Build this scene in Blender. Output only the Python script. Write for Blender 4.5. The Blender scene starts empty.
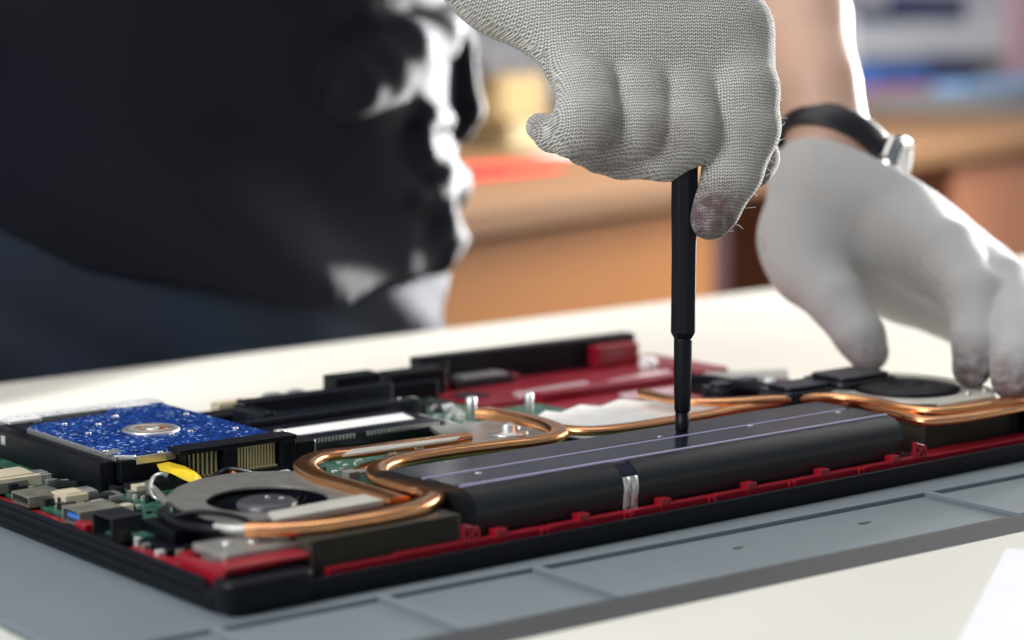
import bpy, bmesh, math, random
import numpy as np
from mathutils import Vector, Matrix
random.seed(7); RNG = np.random.default_rng(7)
SC = bpy.context.scene; COL = SC.collection
S = 0.001                                   # all coordinates below are millimetres; z = 0 is the table top

# ------------------------------------------------------------------ camera geometry
F = 2170.
VX = np.array([2888, 300, F]); VX = VX/np.linalg.norm(VX)
VY = np.array([-1662., 300, F]); VY = VY-VX*VX.dot(VY); VY /= np.linalg.norm(VY)
VZ = np.cross(VX, VY)
if VZ[1] < 0: VZ = -VZ
M = np.array([VX, VY, VZ]); H = 200.
def ray(px, py): return M@np.array([px-512, 320-py, F])/F
_r = ray(225, 612); CAM = -_r*((3-H)/_r[2]); CAM[2] = H
def oz(px, py, z):                          # the point at height z seen at a place of the picture
    r = ray(px, py); return tuple(CAM+r*((z-H)/r[2]))
def at(px, py, d): return tuple(CAM+ray(px, py)*d)
RIGHT = M@np.array([1., 0, 0]); RIGHT[2] = 0; RIGHT /= np.linalg.norm(RIGHT)
FWD = np.array([-RIGHT[1], RIGHT[0], 0.])
def cf(x, d, z): return tuple(np.array([CAM[0], CAM[1], 0])+RIGHT*x+FWD*d+np.array([0, 0, z]))   # right, away, height

cd = bpy.data.cameras.new('camera'); cam = bpy.data.objects.new('camera', cd); COL.objects.link(cam)
cd.sensor_width = 36; cd.lens = F/1024*36; cd.clip_start = 0.02; cd.clip_end = 50
R3 = Matrix([[M[i][0], M[i][1], -M[i][2]] for i in range(3)])
cam.matrix_world = Matrix.Translation(Vector(CAM)*S) @ R3.to_4x4()
cd.dof.use_dof = True; cd.dof.focus_distance = 0.885; cd.dof.aperture_fstop = 5.6
SC.camera = cam

# ------------------------------------------------------------------ materials
def nt(name):
    m = bpy.data.materials.new(name); m.use_nodes = True
    return m, m.node_tree.nodes, m.node_tree.links, m.node_tree.nodes['Principled BSDF']
def mat(name, col, rough=.5, metal=0., bump=0., bscale=200., var=0., vscale=60., coat=0., col2=None, spec=None, sheen=0.):
    m, N, L, b = nt(name)
    b.inputs['Base Color'].default_value = (*col, 1); b.inputs['Roughness'].default_value = rough
    b.inputs['Metallic'].default_value = metal; b.inputs['Coat Weight'].default_value = coat
    b.inputs['Coat Roughness'].default_value = .15
    if spec is not None: b.inputs['Specular IOR Level'].default_value = spec
    if sheen: b.inputs['Sheen Weight'].default_value = sheen; b.inputs['Sheen Roughness'].default_value = .4
    tc = N.new('ShaderNodeTexCoord')
    no = N.new('ShaderNodeTexNoise'); no.inputs['Scale'].default_value = vscale; no.inputs['Detail'].default_value = 4
    L.new(tc.outputs['Object'], no.inputs['Vector'])
    mx = N.new('ShaderNodeMix'); mx.data_type = 'RGBA'
    mx.inputs['A'].default_value = (*col, 1)
    c2 = col2 or tuple(c*.6 for c in col)
    mx.inputs['B'].default_value = (*c2, 1)
    rr = N.new('ShaderNodeMapRange'); rr.inputs['From Min'].default_value = .4; rr.inputs['From Max'].default_value = .65
    rr.inputs['To Max'].default_value = var if var else .08
    L.new(no.outputs['Fac'], rr.inputs['Value']); L.new(rr.outputs['Result'], mx.inputs['Factor'])
    L.new(mx.outputs['Result'], b.inputs['Base Color'])
    if bump:
        n2 = N.new('ShaderNodeTexNoise'); n2.inputs['Scale'].default_value = bscale; n2.inputs['Detail'].default_value = 3
        L.new(tc.outputs['Object'], n2.inputs['Vector'])
        bp = N.new('ShaderNodeBump'); bp.inputs['Strength'].default_value = bump; bp.inputs['Distance'].default_value = .001
        L.new(n2.outputs['Fac'], bp.inputs['Height']); L.new(bp.outputs['Normal'], b.inputs['Normal'])
    return m
MT = {}
def D(k, *a, **kw): MT[k] = mat(k, *a, **kw)
D('table', (.745, .72, .64), .42, var=.25, vscale=6, col2=(.69, .655, .57))
D('port_metal', (.30, .295, .25), .4, metal=.7, var=.6, vscale=150, col2=(.55, .52, .4))
D('table_edge', (.62, .57, .48), .5)
D('mat_top', (.17, .198, .215), .62, bump=.15, bscale=900, var=.35, vscale=25, col2=(.19, .23, .25))
D('mat_rim', (.045, .046, .048), .7, bump=.15, bscale=900)
D('black_plastic', (.003, .004, .008), .42, bump=.08, bscale=900, spec=.25)
D('black_gloss', (.010, .012, .018), .22)
D('battery', (.006, .009, .011), .38, bump=.1, bscale=1500, spec=.55)
D('battery_top', (.008, .010, .022), .2, var=.3, vscale=40, col2=(.04, .04, .055), bump=.05, bscale=300)
D('ridge_highlight', (.52, .47, .68), .3, metal=.3)  # bright lavender highlight along the battery ridges, put into the base colour
D('red', (.24, .003, .015), .38, var=.3, vscale=70, col2=(.2, .003, .012), coat=.3)
D('red_bright', (.33, .006, .018), .35, coat=.3)
D('green', (.012, .085, .05), .38, var=.7, vscale=180, col2=(.10, .2, .15), bump=.3, bscale=400)
D('bright_metal', (.85, .85, .83), .45, metal=.3, var=.2, vscale=200)
D('silver', (.78, .78, .76), .34, metal=.85, var=.3, vscale=90, bump=.1, bscale=300)
D('dull_metal', (.40, .39, .36), .4, metal=.75, var=.6, vscale=120, col2=(.55, .54, .5), bump=.15, bscale=200)
D('pale_metal', (.72, .70, .62), .45, metal=.35, var=.25, vscale=90)
D('plate_white', (.88, .86, .82), .5, metal=.1, var=.3, vscale=120, col2=(.55, .53, .5), bump=.3, bscale=250)
D('copper', (1., .50, .21), .27, metal=1., var=.5, vscale=70, col2=(.85, .42, .25), bump=.12, bscale=150)
D('copper_edge', (.78, .42, .12), .22, metal=1.)
D('gold', (.85, .72, .42), .4, metal=.6)
D('fin', (.085, .078, .062), .45, metal=.6)
D('white_label', (.82, .82, .80), .5)
D('yellow', (.85, .60, .02), .4)
D('blue_plastic', (.05, .2, .65), .4)
D('beige_plastic', (.62, .54, .38), .5)
D('chip', (.02, .022, .026), .3)
D('wire_white', (.7, .68, .7), .3)
D('wire_orange', (.7, .2, .05), .4)
D('denim', (.003, .007, .019), .85, bump=.4, bscale=500, var=.6, vscale=9, col2=(.005, .018, .04))
D('skin', (.68, .44, .33), .5, var=.2, vscale=30, col2=(.45, .22, .14))
D('strap', (.012, .012, .016), .4, bump=.1, bscale=400)
D('watch_metal', (.7, .69, .66), .18, metal=1.)
D('hair', (.03, .018, .01), .6)
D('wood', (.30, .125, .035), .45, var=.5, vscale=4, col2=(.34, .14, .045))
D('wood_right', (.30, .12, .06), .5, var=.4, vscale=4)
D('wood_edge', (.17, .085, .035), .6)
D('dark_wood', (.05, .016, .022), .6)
D('cream_box', (.34, .245, .115), .6)
D('cream_light', (.42, .35, .20), .6)
D('paper_red', (.7, .02, .015), .5)
D('paper_pink', (.75, .22, .25), .55)
D('paper_blue', (.06, .16, .5), .55)
D('paper_sky', (.28, .55, .95), .55)
D('navy', (.03, .035, .12), .5)
D('paper_white', (.86, .86, .88), .6)
D('grey_plastic', (.75, .76, .78), .5)
D('grey_dark', (.12, .12, .13), .5)
D('pink_binder', (.60, .38, .46), .5)
D('olive', (.42, .44, .10), .5)
D('wall_paint', (.70, .71, .74), .8, bump=.1, bscale=200)
D('floor_tile', (.35, .31, .28), .4, var=.4, vscale=3)
D('ceiling_paint', (.8, .8, .8), .9)

def hdd_blue():
    m, N, L, b = nt('hdd_blue'); b.inputs['Roughness'].default_value = .3; b.inputs['Coat Weight'].default_value = .1
    tc = N.new('ShaderNodeTexCoord'); v = N.new('ShaderNodeTexVoronoi'); v.inputs['Scale'].default_value = 820
    nz = N.new('ShaderNodeTexNoise'); nz.inputs['Scale'].default_value = 90; nz.inputs['Detail'].default_value = 4
    L.new(tc.outputs['Object'], v.inputs['Vector']); L.new(tc.outputs['Object'], nz.inputs['Vector'])
    sp = N.new('ShaderNodeSeparateColor'); L.new(v.outputs['Color'], sp.inputs[0])
    ad = N.new('ShaderNodeMath'); ad.operation = 'MULTIPLY_ADD'; ad.inputs[1].default_value = .5; L.new(nz.outputs['Fac'], ad.inputs[0]); L.new(sp.outputs[0], ad.inputs[2])
    r = N.new('ShaderNodeValToRGB'); r.color_ramp.interpolation = 'CONSTANT'; e = r.color_ramp.elements
    sc = N.new('ShaderNodeMath'); sc.operation = 'MULTIPLY'; sc.inputs[1].default_value = .67; L.new(ad.outputs[0], sc.inputs[0])
    e[0].position = 0; e[0].color = (.002, .012, .08, 1); e[1].position = .80; e[1].color = (.30, .45, .72, 1)
    for ps, c in ((.3, (.003, .028, .17, 1)), (.52, (.005, .045, .26, 1)), (.7, (.02, .09, .36, 1))): x = e.new(ps); x.color = c
    L.new(sc.outputs[0], r.inputs['Fac']); L.new(r.outputs['Color'], b.inputs['Base Color'])
    return m
MT['hdd_blue'] = hdd_blue()

def knit(name, base, scale=1.0):
    """knitted fabric: rows of V stitches read from the 'knit' vertex attribute, dirt from 'dirt'"""
    m, N, L, b = nt(name); b.inputs['Roughness'].default_value = .9; b.inputs['Specular IOR Level'].default_value = .2
    b.inputs['Sheen Weight'].default_value = .25; b.inputs['Sheen Roughness'].default_value = .5
    a = N.new('ShaderNodeAttribute'); a.attribute_name = 'knit'; sp = N.new('ShaderNodeSeparateXYZ'); L.new(a.outputs['Vector'], sp.inputs[0])
    def ma(op, x, y=None, z=None):
        n = N.new('ShaderNodeMath'); n.operation = op
        for i, q in enumerate((x, y, z)):
            if q is None: continue
            if isinstance(q, (int, float)): n.inputs[i].default_value = q
            else: L.new(q, n.inputs[i])
        return n.outputs[0]
    nz = N.new('ShaderNodeTexNoise'); nz.inputs['Scale'].default_value = .18; nz.inputs['Detail'].default_value = 2
    L.new(a.outputs['Vector'], nz.inputs['Vector'])
    wob = ma('MULTIPLY', ma('SUBTRACT', nz.outputs['Fac'], .5), 1.5)
    u = ma('MULTIPLY', sp.outputs[0], 1/1.65); v = ma('ADD', ma('MULTIPLY', sp.outputs[1], 1/1.3), wob)
    tri = ma('PINGPONG', u, .5)
    h1 = ma('SINE', ma('MULTIPLY', ma('ADD', v, ma('MULTIPLY', tri, .9)), 6.2832))
    h2 = ma('COSINE', ma('MULTIPLY', u, 12.566))
    hh = ma('ADD', ma('MULTIPLY', h1, .5), ma('MULTIPLY', h2, .38))
    n2 = N.new('ShaderNodeTexNoise'); n2.inputs['Scale'].default_value = 1.6; n2.inputs['Detail'].default_value = 3
    L.new(a.outputs['Vector'], n2.inputs['Vector'])
    hh = ma('ADD', hh, ma('MULTIPLY', n2.outputs['Fac'], .6))
    bp = N.new('ShaderNodeBump'); bp.inputs['Strength'].default_value = .75*scale; bp.inputs['Distance'].default_value = .0005
    L.new(hh, bp.inputs['Height']); L.new(bp.outputs['Normal'], b.inputs['Normal'])
    r = N.new('ShaderNodeMapRange'); r.inputs['From Min'].default_value = -.35; r.inputs['From Max'].default_value = .75
    r.inputs['To Min'].default_value = 1-.72*scale; r.inputs['To Max'].default_value = 1.06
    L.new(hh, r.inputs['Value'])
    mx = N.new('ShaderNodeMix'); mx.data_type = 'RGBA'; mx.blend_type = 'MULTIPLY'; mx.inputs['Factor'].default_value = 1
    mx.inputs['A'].default_value = (*base, 1); L.new(r.outputs['Result'], mx.inputs['B'])
    d = N.new('ShaderNodeAttribute'); d.attribute_name = 'dirt'
    n3 = N.new('ShaderNodeTexNoise'); n3.inputs['Scale'].default_value = .22; n3.inputs['Detail'].default_value = 4
    L.new(a.outputs['Vector'], n3.inputs['Vector'])
    dm = ma('MULTIPLY', d.outputs['Fac'], ma('ADD', ma('MULTIPLY', n3.outputs['Fac'], 2.0), -.1))
    dm = N.new('ShaderNodeClamp') if False else dm
    mx2 = N.new('ShaderNodeMix'); mx2.data_type = 'RGBA'; mx2.inputs['B'].default_value = (.15, .095, .10, 1)
    L.new(dm, mx2.inputs['Factor']); L.new(mx.outputs['Result'], mx2.inputs['A']); L.new(mx2.outputs['Result'], b.inputs['Base Color'])
    return m
MT['glove'] = knit('glove_knit', (.64, .62, .565))
MT['glove_far'] = knit('glove_knit_pale', (.60, .595, .585), .35)

def cloth(name, c, c2):
    m = mat(name, c, .8, bump=.25, bscale=60, var=.5, vscale=14, col2=c2, spec=.12, sheen=.0); return m
MT['shirt'] = cloth('shirt', (.0065, .007, .013), (.009, .0095, .015))

# ------------------------------------------------------------------ mesh helpers
class MB:
    def __init__(s): s.v = []; s.f = []; s.sm = []
    def add(s, vs, fs, smooth=False):
        o = len(s.v); s.v += [tuple(float(c) for c in p) for p in vs]; s.f += [tuple(i+o for i in f) for f in fs]; s.sm += [smooth]*len(fs); return s
    def box(s, x0, x1, y0, y1, z0, z1, rot=0., c=None):
        vs = [(x, y, z) for z in (z0, z1) for (x, y) in ((x0, y0), (x1, y0), (x1, y1), (x0, y1))]
        if rot:
            cx, cy = c or ((x0+x1)/2, (y0+y1)/2); ca, sa = math.cos(rot), math.sin(rot)
            vs = [(cx+(x-cx)*ca-(y-cy)*sa, cy+(x-cx)*sa+(y-cy)*ca, z) for x, y, z in vs]
        return s.add(vs, [(3, 2, 1, 0), (4, 5, 6, 7), (0, 1, 5, 4), (1, 2, 6, 5), (2, 3, 7, 6), (3, 0, 4, 7)])
    def prism(s, pts, z0, z1, inset=0.):
        n = len(pts); lo = pts
        if inset:
            cx = sum(p[0] for p in pts)/n; cy = sum(p[1] for p in pts)/n
            lo = [(p[0]+(inset if p[0] < cx else -inset), p[1]+(inset if p[1] < cy else -inset)) for p in pts]
        vs = [(x, y, z0) for x, y in lo]+[(x, y, z1) for x, y in pts]
        return s.add(vs, [tuple(range(n-1, -1, -1)), tuple(range(n, 2*n))]+[(i, (i+1) % n, n+(i+1) % n, n+i) for i in range(n)])
    def tube(s, pts, w, h=None, n=12, flat=None, sq=1., cap=True):
        """sweep an ellipse of half-width w (horizontal) and half-height h along pts"""
        P = [Vector(p) for p in pts]; h = h or w; rings = []
        W = w if isinstance(w, (list, tuple)) else [w]*len(P); Hh = h if isinstance(h, (list, tuple)) else [h]*len(P)
        for i, p in enumerate(P):
            t = (P[min(i+1, len(P)-1)]-P[max(i-1, 0)]).normalized()
            up = Vector((0, 0, 1)) if abs(t.z) < .97 else Vector((0, 1, 0))
            sd = t.cross(up).normalized(); u2 = sd.cross(t)
            ring = []
            for k in range(n):
                a = 2*math.pi*k/n; c, q = math.cos(a), math.sin(a)
                c = math.copysign(abs(c)**sq, c); q = math.copysign(abs(q)**sq, q)
                ring.append(p+sd*c*W[i]+u2*q*Hh[i])
            rings.append(ring)
        vs = [v for r in rings for v in r]; fs = []
        for i in range(len(P)-1):
            for k in range(n): fs.append((i*n+k, i*n+(k+1) % n, (i+1)*n+(k+1) % n, (i+1)*n+k))
        s.add(vs, fs, True)
        if cap: s.add(rings[0], [tuple(range(n-1, -1, -1))]); s.add(rings[-1], [tuple(range(n))])
        return s
    def lathe(s, c, prof, n=40, axis='z', closed=False):
        vs = []; m = len(prof)
        for k in range(n):
            a = 2*math.pi*k/n
            for r, z in prof: vs.append((c[0]+r*math.cos(a), c[1]+r*math.sin(a), c[2]+z))
        fs = []
        for k in range(n):
            k2 = (k+1) % n
            for j in range(m-1 if not closed else m):
                j2 = (j+1) % m; fs.append((k*m+j, k2*m+j, k2*m+j2, k*m+j2))
        s.add(vs, fs, True); return s
    def plate_hole(s, outer, c, r, z0, z1, n=48):
        """plate of any star-shaped outline with a round hole"""
        o = []
        for k in range(n):
            a = 2*math.pi*k/n; dx, dy = math.cos(a), math.sin(a); best = 1e9
            for i in range(len(outer)):
                x1, y1 = outer[i]; x2, y2 = outer[(i+1) % len(outer)]
                ex, ey = x2-x1, y2-y1; den = dx*ey-dy*ex
                if abs(den) < 1e-9: continue
                t = ((x1-c[0])*ey-(y1-c[1])*ex)/den; u = ((x1-c[0])*dy-(y1-c[1])*dx)/den
                if t > 0 and -1e-6 <= u <= 1+1e-6: best = min(best, t)
            o.append((c[0]+dx*best, c[1]+dy*best))
        i_ = [(c[0]+r*math.cos(2*math.pi*k/n), c[1]+r*math.sin(2*math.pi*k/n)) for k in range(n)]
        vs = [(x, y, z0) for x, y in o]+[(x, y, z0) for x, y in i_]+[(x, y, z1) for x, y in o]+[(x, y, z1) for x, y in i_]
        fs = []
        for k in range(n):
            q = (k+1) % n
            fs += [(k, n+k, n+q, q), (2*n+k, 2*n+q, 3*n+q, 3*n+k), (k, q, 2*n+q, 2*n+k), (n+k, 3*n+k, 3*n+q, n+q)]
        return s.add(vs, fs)
    def build(s, name, m, parent=None, bevel=0., seg=2, sub=0, off=(0, 0, 0)):
        if parent: off = tuple(wloc(parent))
        me = bpy.data.meshes.new(name)
        me.from_pydata([((x-off[0])*S, (y-off[1])*S, (z-off[2])*S) for x, y, z in s.v], [], s.f)
        me.polygons.foreach_set('use_smooth', s.sm); me.update()
        bm = bmesh.new(); bm.from_mesh(me); bmesh.ops.recalc_face_normals(bm, faces=bm.faces); bm.to_mesh(me); bm.free()
        me.materials.append(MT[m] if isinstance(m, str) else m)
        o = bpy.data.objects.new(name, me); COL.objects.link(o)
        if off != (0, 0, 0) and not parent: o.location = Vector(off)*S
        if parent: o.parent = parent
        if bevel:
            b = o.modifiers.new('b', 'BEVEL'); b.width = bevel*S; b.segments = seg; b.limit_method = 'ANGLE'; b.angle_limit = .6
        return o
def wloc(o):
    v = Vector((0, 0, 0))
    while o: v += o.location; o = o.parent
    return v/S
def rrect(x0, x1, y0, y1, r, n=6):
    p = []
    for cx, cy, a0 in ((x1-r, y0+r, -90), (x1-r, y1-r, 0), (x0+r, y1-r, 90), (x0+r, y0+r, 180)):
        for k in range(n+1):
            a = math.radians(a0+90*k/n); p.append((cx+r*math.cos(a), cy+r*math.sin(a)))
    return p
def spline(pts, n=8):
    P = [Vector(p) for p in pts]; out = []
    for i in range(len(P)-1):
        a, b, c, d = P[max(i-1, 0)], P[i], P[i+1], P[min(i+2, len(P)-1)]
        for k in range(n):
            t = k/n; out.append(.5*((2*b)+(c-a)*t+(2*a-5*b+4*c-d)*t*t+(3*b-a-3*c+d)*t**3))
    out.append(P[-1]); return out
def empty(name, loc=(0, 0, 0), rz=0.):
    o = bpy.data.objects.new(name, None); COL.objects.link(o); o.location = Vector(loc)*S; o.rotation_euler.z = rz; o.empty_display_size = .02; return o
def tag(o, label=None, cat=None, group=None, kind=None):
    if label: o['label'] = label
    if cat: o['category'] = cat
    if group: o['group'] = group
    if kind: o['kind'] = kind
    return o
def struct(o): o['kind'] = 'structure'; return o

# ------------------------------------------------------------------ implicit surfaces (for hands, clothes and body)
def smin(a, b, k):
    if k <= 0: return np.minimum(a, b)
    h = np.clip(.5+.5*(b-a)/k, 0, 1); return b*(1-h)+a*h-k*h*(1-h)
def cone(P, a, b, ra, rb):
    a = np.array(a, np.float32); b = np.array(b, np.float32); ba = b-a; l2 = max(float(ba@ba), 1e-6)
    h = np.clip(((P-a)@ba)/l2, 0, 1); return np.linalg.norm(P-a-h[..., None]*ba, axis=-1)-(ra+(rb-ra)*h)
def chain(P, pts, k=3.):
    d = None
    for i in range(len(pts)-1):
        q = cone(P, pts[i][0], pts[i+1][0], pts[i][1], pts[i+1][1]); d = q if d is None else smin(d, q, k)
    return d
def ell(P, c, r, R=None):
    q = P-np.array(c, np.float32)
    if R is not None: q = q@np.array(R, np.float32).T
    r = np.array(r, np.float32); k0 = np.linalg.norm(q/r, axis=-1); k1 = np.linalg.norm(q/(r*r), axis=-1)+1e-9
    return k0*(k0-1)/k1
def nets(fn, lo, hi, vox):
    lo = np.array(lo, float); n = [int(math.ceil((hi[i]-lo[i])/vox))+1 for i in range(3)]
    ax = [np.float32(lo[i])+np.arange(n[i], dtype=np.float32)*vox for i in range(3)]
    V = np.empty(n, np.float32)
    st = max(1, 400000//(n[1]*n[2]))
    for i in range(0, n[0], st):
        g = np.stack(np.meshgrid(ax[0][i:i+st], ax[1], ax[2], indexing='ij'), -1); V[i:i+st] = fn(g)
    ins = V < 0; c8 = []
    sl = lambda o: tuple(slice(o[k], n[k]-1+o[k]) for k in range(3))
    offs = [(a, b, c) for a in (0, 1) for b in (0, 1) for c in (0, 1)]
    cnt = sum(ins[sl(o)].astype(np.int8) for o in offs); act = (cnt > 0) & (cnt < 8)
    idx = -np.ones(act.shape, np.int64); cells = np.argwhere(act); idx[act] = np.arange(len(cells))
    acc = np.zeros((len(cells), 3)); num = np.zeros(len(cells))
    for o in offs:
        for k in range(3):
            if o[k] == 0:
                o2 = list(o); o2[k] = 1
                a = V[sl(o)][act]; b = V[sl(o2)][act]; m = (a < 0) != (b < 0)
                t = np.where(m, a/np.where(m, a-b, 1), 0); pt = np.tile(np.array(o, float), (len(cells), 1)); pt[:, k] += t
                acc += pt*m[:, None]; num += m
    vert = lo+(cells+acc/num[:, None])*vox; faces = []
    for k in range(3):
        i, j = [q for q in range(3) if q != k]
        s0 = [slice(None)]*3; s1 = [slice(None)]*3; s0[k] = slice(0, n[k]-1); s1[k] = slice(1, n[k])
        A = ins[tuple(s0)]; B = ins[tuple(s1)]; e = np.argwhere(A != B)
        e = e[(e[:, i] > 0) & (e[:, j] > 0) & (e[:, i] < n[i]-1) & (e[:, j] < n[j]-1)]
        q = []
        for di, dj in ((0, 0), (1, 0), (1, 1), (0, 1)):
            c = e.copy(); c[:, i] -= di; c[:, j] -= dj; q.append(idx[c[:, 0], c[:, 1], c[:, 2]])
        q = np.stack(q, 1); fl = A[e[:, 0], e[:, 1], e[:, 2]]
        if k == 1: fl = ~fl
        q[~fl] = q[~fl][:, ::-1]; faces.append(q)
    return vert, np.concatenate(faces)
def sdf_obj(name, fn, lo, hi, vox, m, parent=None, attr=None, smooth=2, off=(0, 0, 0)):
    if parent: off = tuple(wloc(parent))
    v, f = nets(fn, lo, hi, vox)
    me = bpy.data.meshes.new(name); me.from_pydata(((v-np.array(off))*S).tolist(), [], f.tolist())
    me.polygons.foreach_set('use_smooth', [True]*len(me.polygons)); me.update()
    bm = bmesh.new(); bm.from_mesh(me)
    for _ in range(smooth): bmesh.ops.smooth_vert(bm, verts=bm.verts, factor=.5, use_axis_x=True, use_axis_y=True, use_axis_z=True)
    bmesh.ops.recalc_face_normals(bm, faces=bm.faces); bm.to_mesh(me); bm.free()
    if attr:
        for k, (typ, fx) in attr.items():
            a = me.attributes.new(k, typ, 'POINT'); a.data.foreach_set('vector' if typ == 'FLOAT_VECTOR' else 'value', np.asarray(fx(v), np.float32).ravel())
    me.materials.append(MT[m]); o = bpy.data.objects.new(name, me); COL.objects.link(o)
    if parent: o.parent = parent
    if off != (0, 0, 0) and not parent: o.location = Vector(off)*S
    return o
def bounds(pts, pad):
    P = np.array([p for p, r in pts]); R = max(r for p, r in pts)+pad; return P.min(0)-R, P.max(0)+R


# ================================================================== table, mat
t = empty('work_table', (0, 100, 0), math.radians(4.6))
tag(t, 'long cream work table under the grey mat and the opened laptop', 'table')
def tb(n): return bpy.data.objects
m = MB(); m.prism(rrect(-900, 1350, -420, 384, 12), -30, 0)
def rotbuild(mb, name, mt, bevel=0.):          # built in the table's own turned frame
    me_o = mb.build(name, mt, None, bevel); me_o.parent = t; return me_o
rotbuild(m, 'tabletop', 'table', 1.5)
for x in (-860, 1310):
    for y in (-380, 340):
        m = MB(); m.box(x-25, x+25, y-25, y+25, -738, -30); m.box(x-28, x+28, y-28, y+28, -745, -738); rotbuild(m, 'leg', 'grey_dark', 2)
m = MB(); m.box(-835, 1285, -370, -350, -90, -30); m.box(-835, 1285, 320, 340, -90, -30); rotbuild(m, 'apron', 'table_edge', 1)

me = empty('repair_mat', (150, 80, 0))
tag(me, 'blue-grey silicone repair mat with recessed compartments under the laptop', 'mat')
X0, X1 = -64, 478
m = MB()
m.box(X0, X1, -66, 262, 0, 1.4)
m.build('mat_base', 'mat_top', me)
m = MB()
m.box(X0, X1, -13, 262, .5, 3)
m.build('raised_pad', 'mat_top', me, .5)
m = MB()
for x in (-14.5, 51.5, 118.5, 327, 396): m.box(x, x+3.4, -66, -13.2, 1.3, 3.5)
m.box(X0, X1, -15.6, -13.2, 1.3, 3.3); m.build('compartment_rib', 'mat_top', me, .4)
m = MB()
m.add([(X0, -65, 1.2), (X1, -65, 1.2), (X1, -66.5, 3.4), (X0, -66.5, 3.4), (X1, -69, 3.4), (X0, -69, 3.4), (X1, -78, 0), (X0, -78, 0), (X0, -65, 0), (X1, -65, 0)],
      [(0, 1, 2, 3), (3, 2, 4, 5), (5, 4, 6, 7), (7, 6, 9, 8), (8, 9, 1, 0), (0, 3, 5, 7, 8), (1, 9, 6, 4, 2)])
m.build('mat_rim', 'mat_rim', me)
for (px, py, a, b) in ((865, 523, 4, 1.2), (738, 548, 3, 1)):
    m = MB(); x, y, z = oz(px, py, 1.4); m.prism([(x-a, y-b), (x, y-b*1.4), (x+a, y), (x+a*.4, y+b), (x-a*.7, y+b)], 1.4, 1.55)
    m.build('dent', 'mat_rim', me)

x, y, _ = oz(1006, 549, 0.3)
sh = MB(); d1 = np.array(oz(958, 642, .3))[:2]-np.array([x, y]); d1 /= np.linalg.norm(d1); d2 = np.array([-d1[1], d1[0]])
if d2[0] < 0: d2 = -d2
c = [(x+d1[0]*a+d2[0]*b, y+d1[1]*a+d2[1]*b) for a, b in ((0, 0), (210, 0), (210, 150), (0, 150))]
sh.prism(c, .05, .6)
tag(sh.build('paper_sheet', 'paper_white', off=(x, y, .05)), 'white sheet of paper on the table in front of the mat', 'paper')

# ================================================================== laptop
TH = math.radians(1.6); PIV = (60., -2.)         # the laptop lies turned a little on the mat
_oz = oz
def oz(px, py, z):                               # picture place -> the laptop's own unturned frame
    x, y, z = _oz(px, py, z); x -= PIV[0]; y -= PIV[1]; c, s_ = math.cos(TH), math.sin(TH)
    return (x*c+y*s_+PIV[0], -x*s_+y*c+PIV[1], z)
lap = empty('laptop', (210, 135, 3))
tag(lap, 'opened laptop with black shell, red lining and bared circuit board on the grey mat', 'laptop')
m = MB()
m.prism(rrect(-5, 441, -8, 281, 12), 3, 5.6, inset=1.2)
m.prism(rrect(-5, 441, -8, 281, 12), 5.6, 6.5)
ch = m.build('bottom_shell', 'black_plastic', lap, .8)
def wallring(z0, z1, x0, x1, y0, y1, th, r):
    mb = MB(); o = rrect(x0, x1, y0, y1, r); i = rrect(x0+th, x1-th, y0+th, y1-th, max(r-th, 1)); n = len(o)
    vs = [(x, y, z0) for x, y in o]+[(x, y, z1) for x, y in o]+[(x, y, z1) for x, y in i]+[(x, y, z0) for x, y in i]
    fs = []
    for a in range(4):
        for k in range(n): q = (k+1) % n; fs.append((a*n+k, a*n+q, ((a+1) % 4)*n+q, ((a+1) % 4)*n+k))
    mb.add(vs, fs); return mb
w = wallring(6.4, 11.3, -5, 441, -8, 281, 2.4, 12)
w.build('rim', 'black_plastic', ch, .5)
w = MB(); w.box(-5, -2.6, 7, 272, 8, 12.2); w.box(-4.4, -3.2, 8, 272, 12, 14.4); w.build('side_wall', 'black_plastic', lap, .5)
w = MB(); w.box(-5.4, -4.6, 8, 270, 7.2, 8.4); w.build('side_ridge', 'black_plastic', ch, .3)
m = MB(); m.prism(rrect(-5.2, 31, -9.2, 5, 5), 3.5, 15.2, inset=1); m.build('corner_hinge_block', 'black_plastic', lap, 2.2, 4)
m = MB(); m.box(272, 419, 271, 280.5, 7, 29.5); m.box(272, 288, 268, 273, 9, 27)
m.build('rear_wall', 'black_plastic', lap, .8)

# red lining
m = MB(); m.prism(rrect(-2, 438, -5, 278, 9), 6.4, 7.0); lin = m.build('red_lining', 'red', lap, .2)
m = MB(); m.box(104, 352, -1.6, 1.2, 6.8, 11.6)
tabs = [oz(px, py, 13)[0] for px, py in ((497, 533), (581, 518), (664, 503), (750, 487), (822, 473), (890, 459))]
notches = [oz(px, py, 12)[0] for px, py in ((541, 528), (627, 513), (710, 497), (790, 482), (861, 469))]
prev = 104
for x in tabs: m.box(x-2.6, x+2.6, -2.5, 2.2, 6.8, 14.9)
for x in notches:
    m.box(prev, x-3.2, -2.3, 1.2, 6.8, 12.7); prev = x+3.2
    m.box(x-1.9, x-.9, -2.9, 1.6, 6.8, 12.7); m.box(x+.9, x+1.9, -2.9, 1.6, 6.8, 12.7)
m.box(prev, 352, -2.3, 1.2, 6.8, 12.7)
m.build('clip_rail', 'red_bright', lap, .25)
for x in (101, 347):
    m = MB()
    m.box(x-3, x+5, -2, -.5, 7.5, 12); m.box(x-3, x-1.8, -2, -.6, 10, 19); m.box(x+3.8, x+5, -2, -.6, 10, 16.5)
    m.tube([(x-2, -1.3, 18.5), (x+4, -1.3, 12)], .7, .9, 6); m.tube([(x-2.4, -1.3, 11.5), (x+4.4, -1.3, 17)], .7, .9, 6); m.tube([(x-2.4, -1.3, 18.5), (x+4.4, -1.3, 16.3)], .7, .8, 6)
    m.build('bracing_bracket', 'red_bright', lap)
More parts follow.
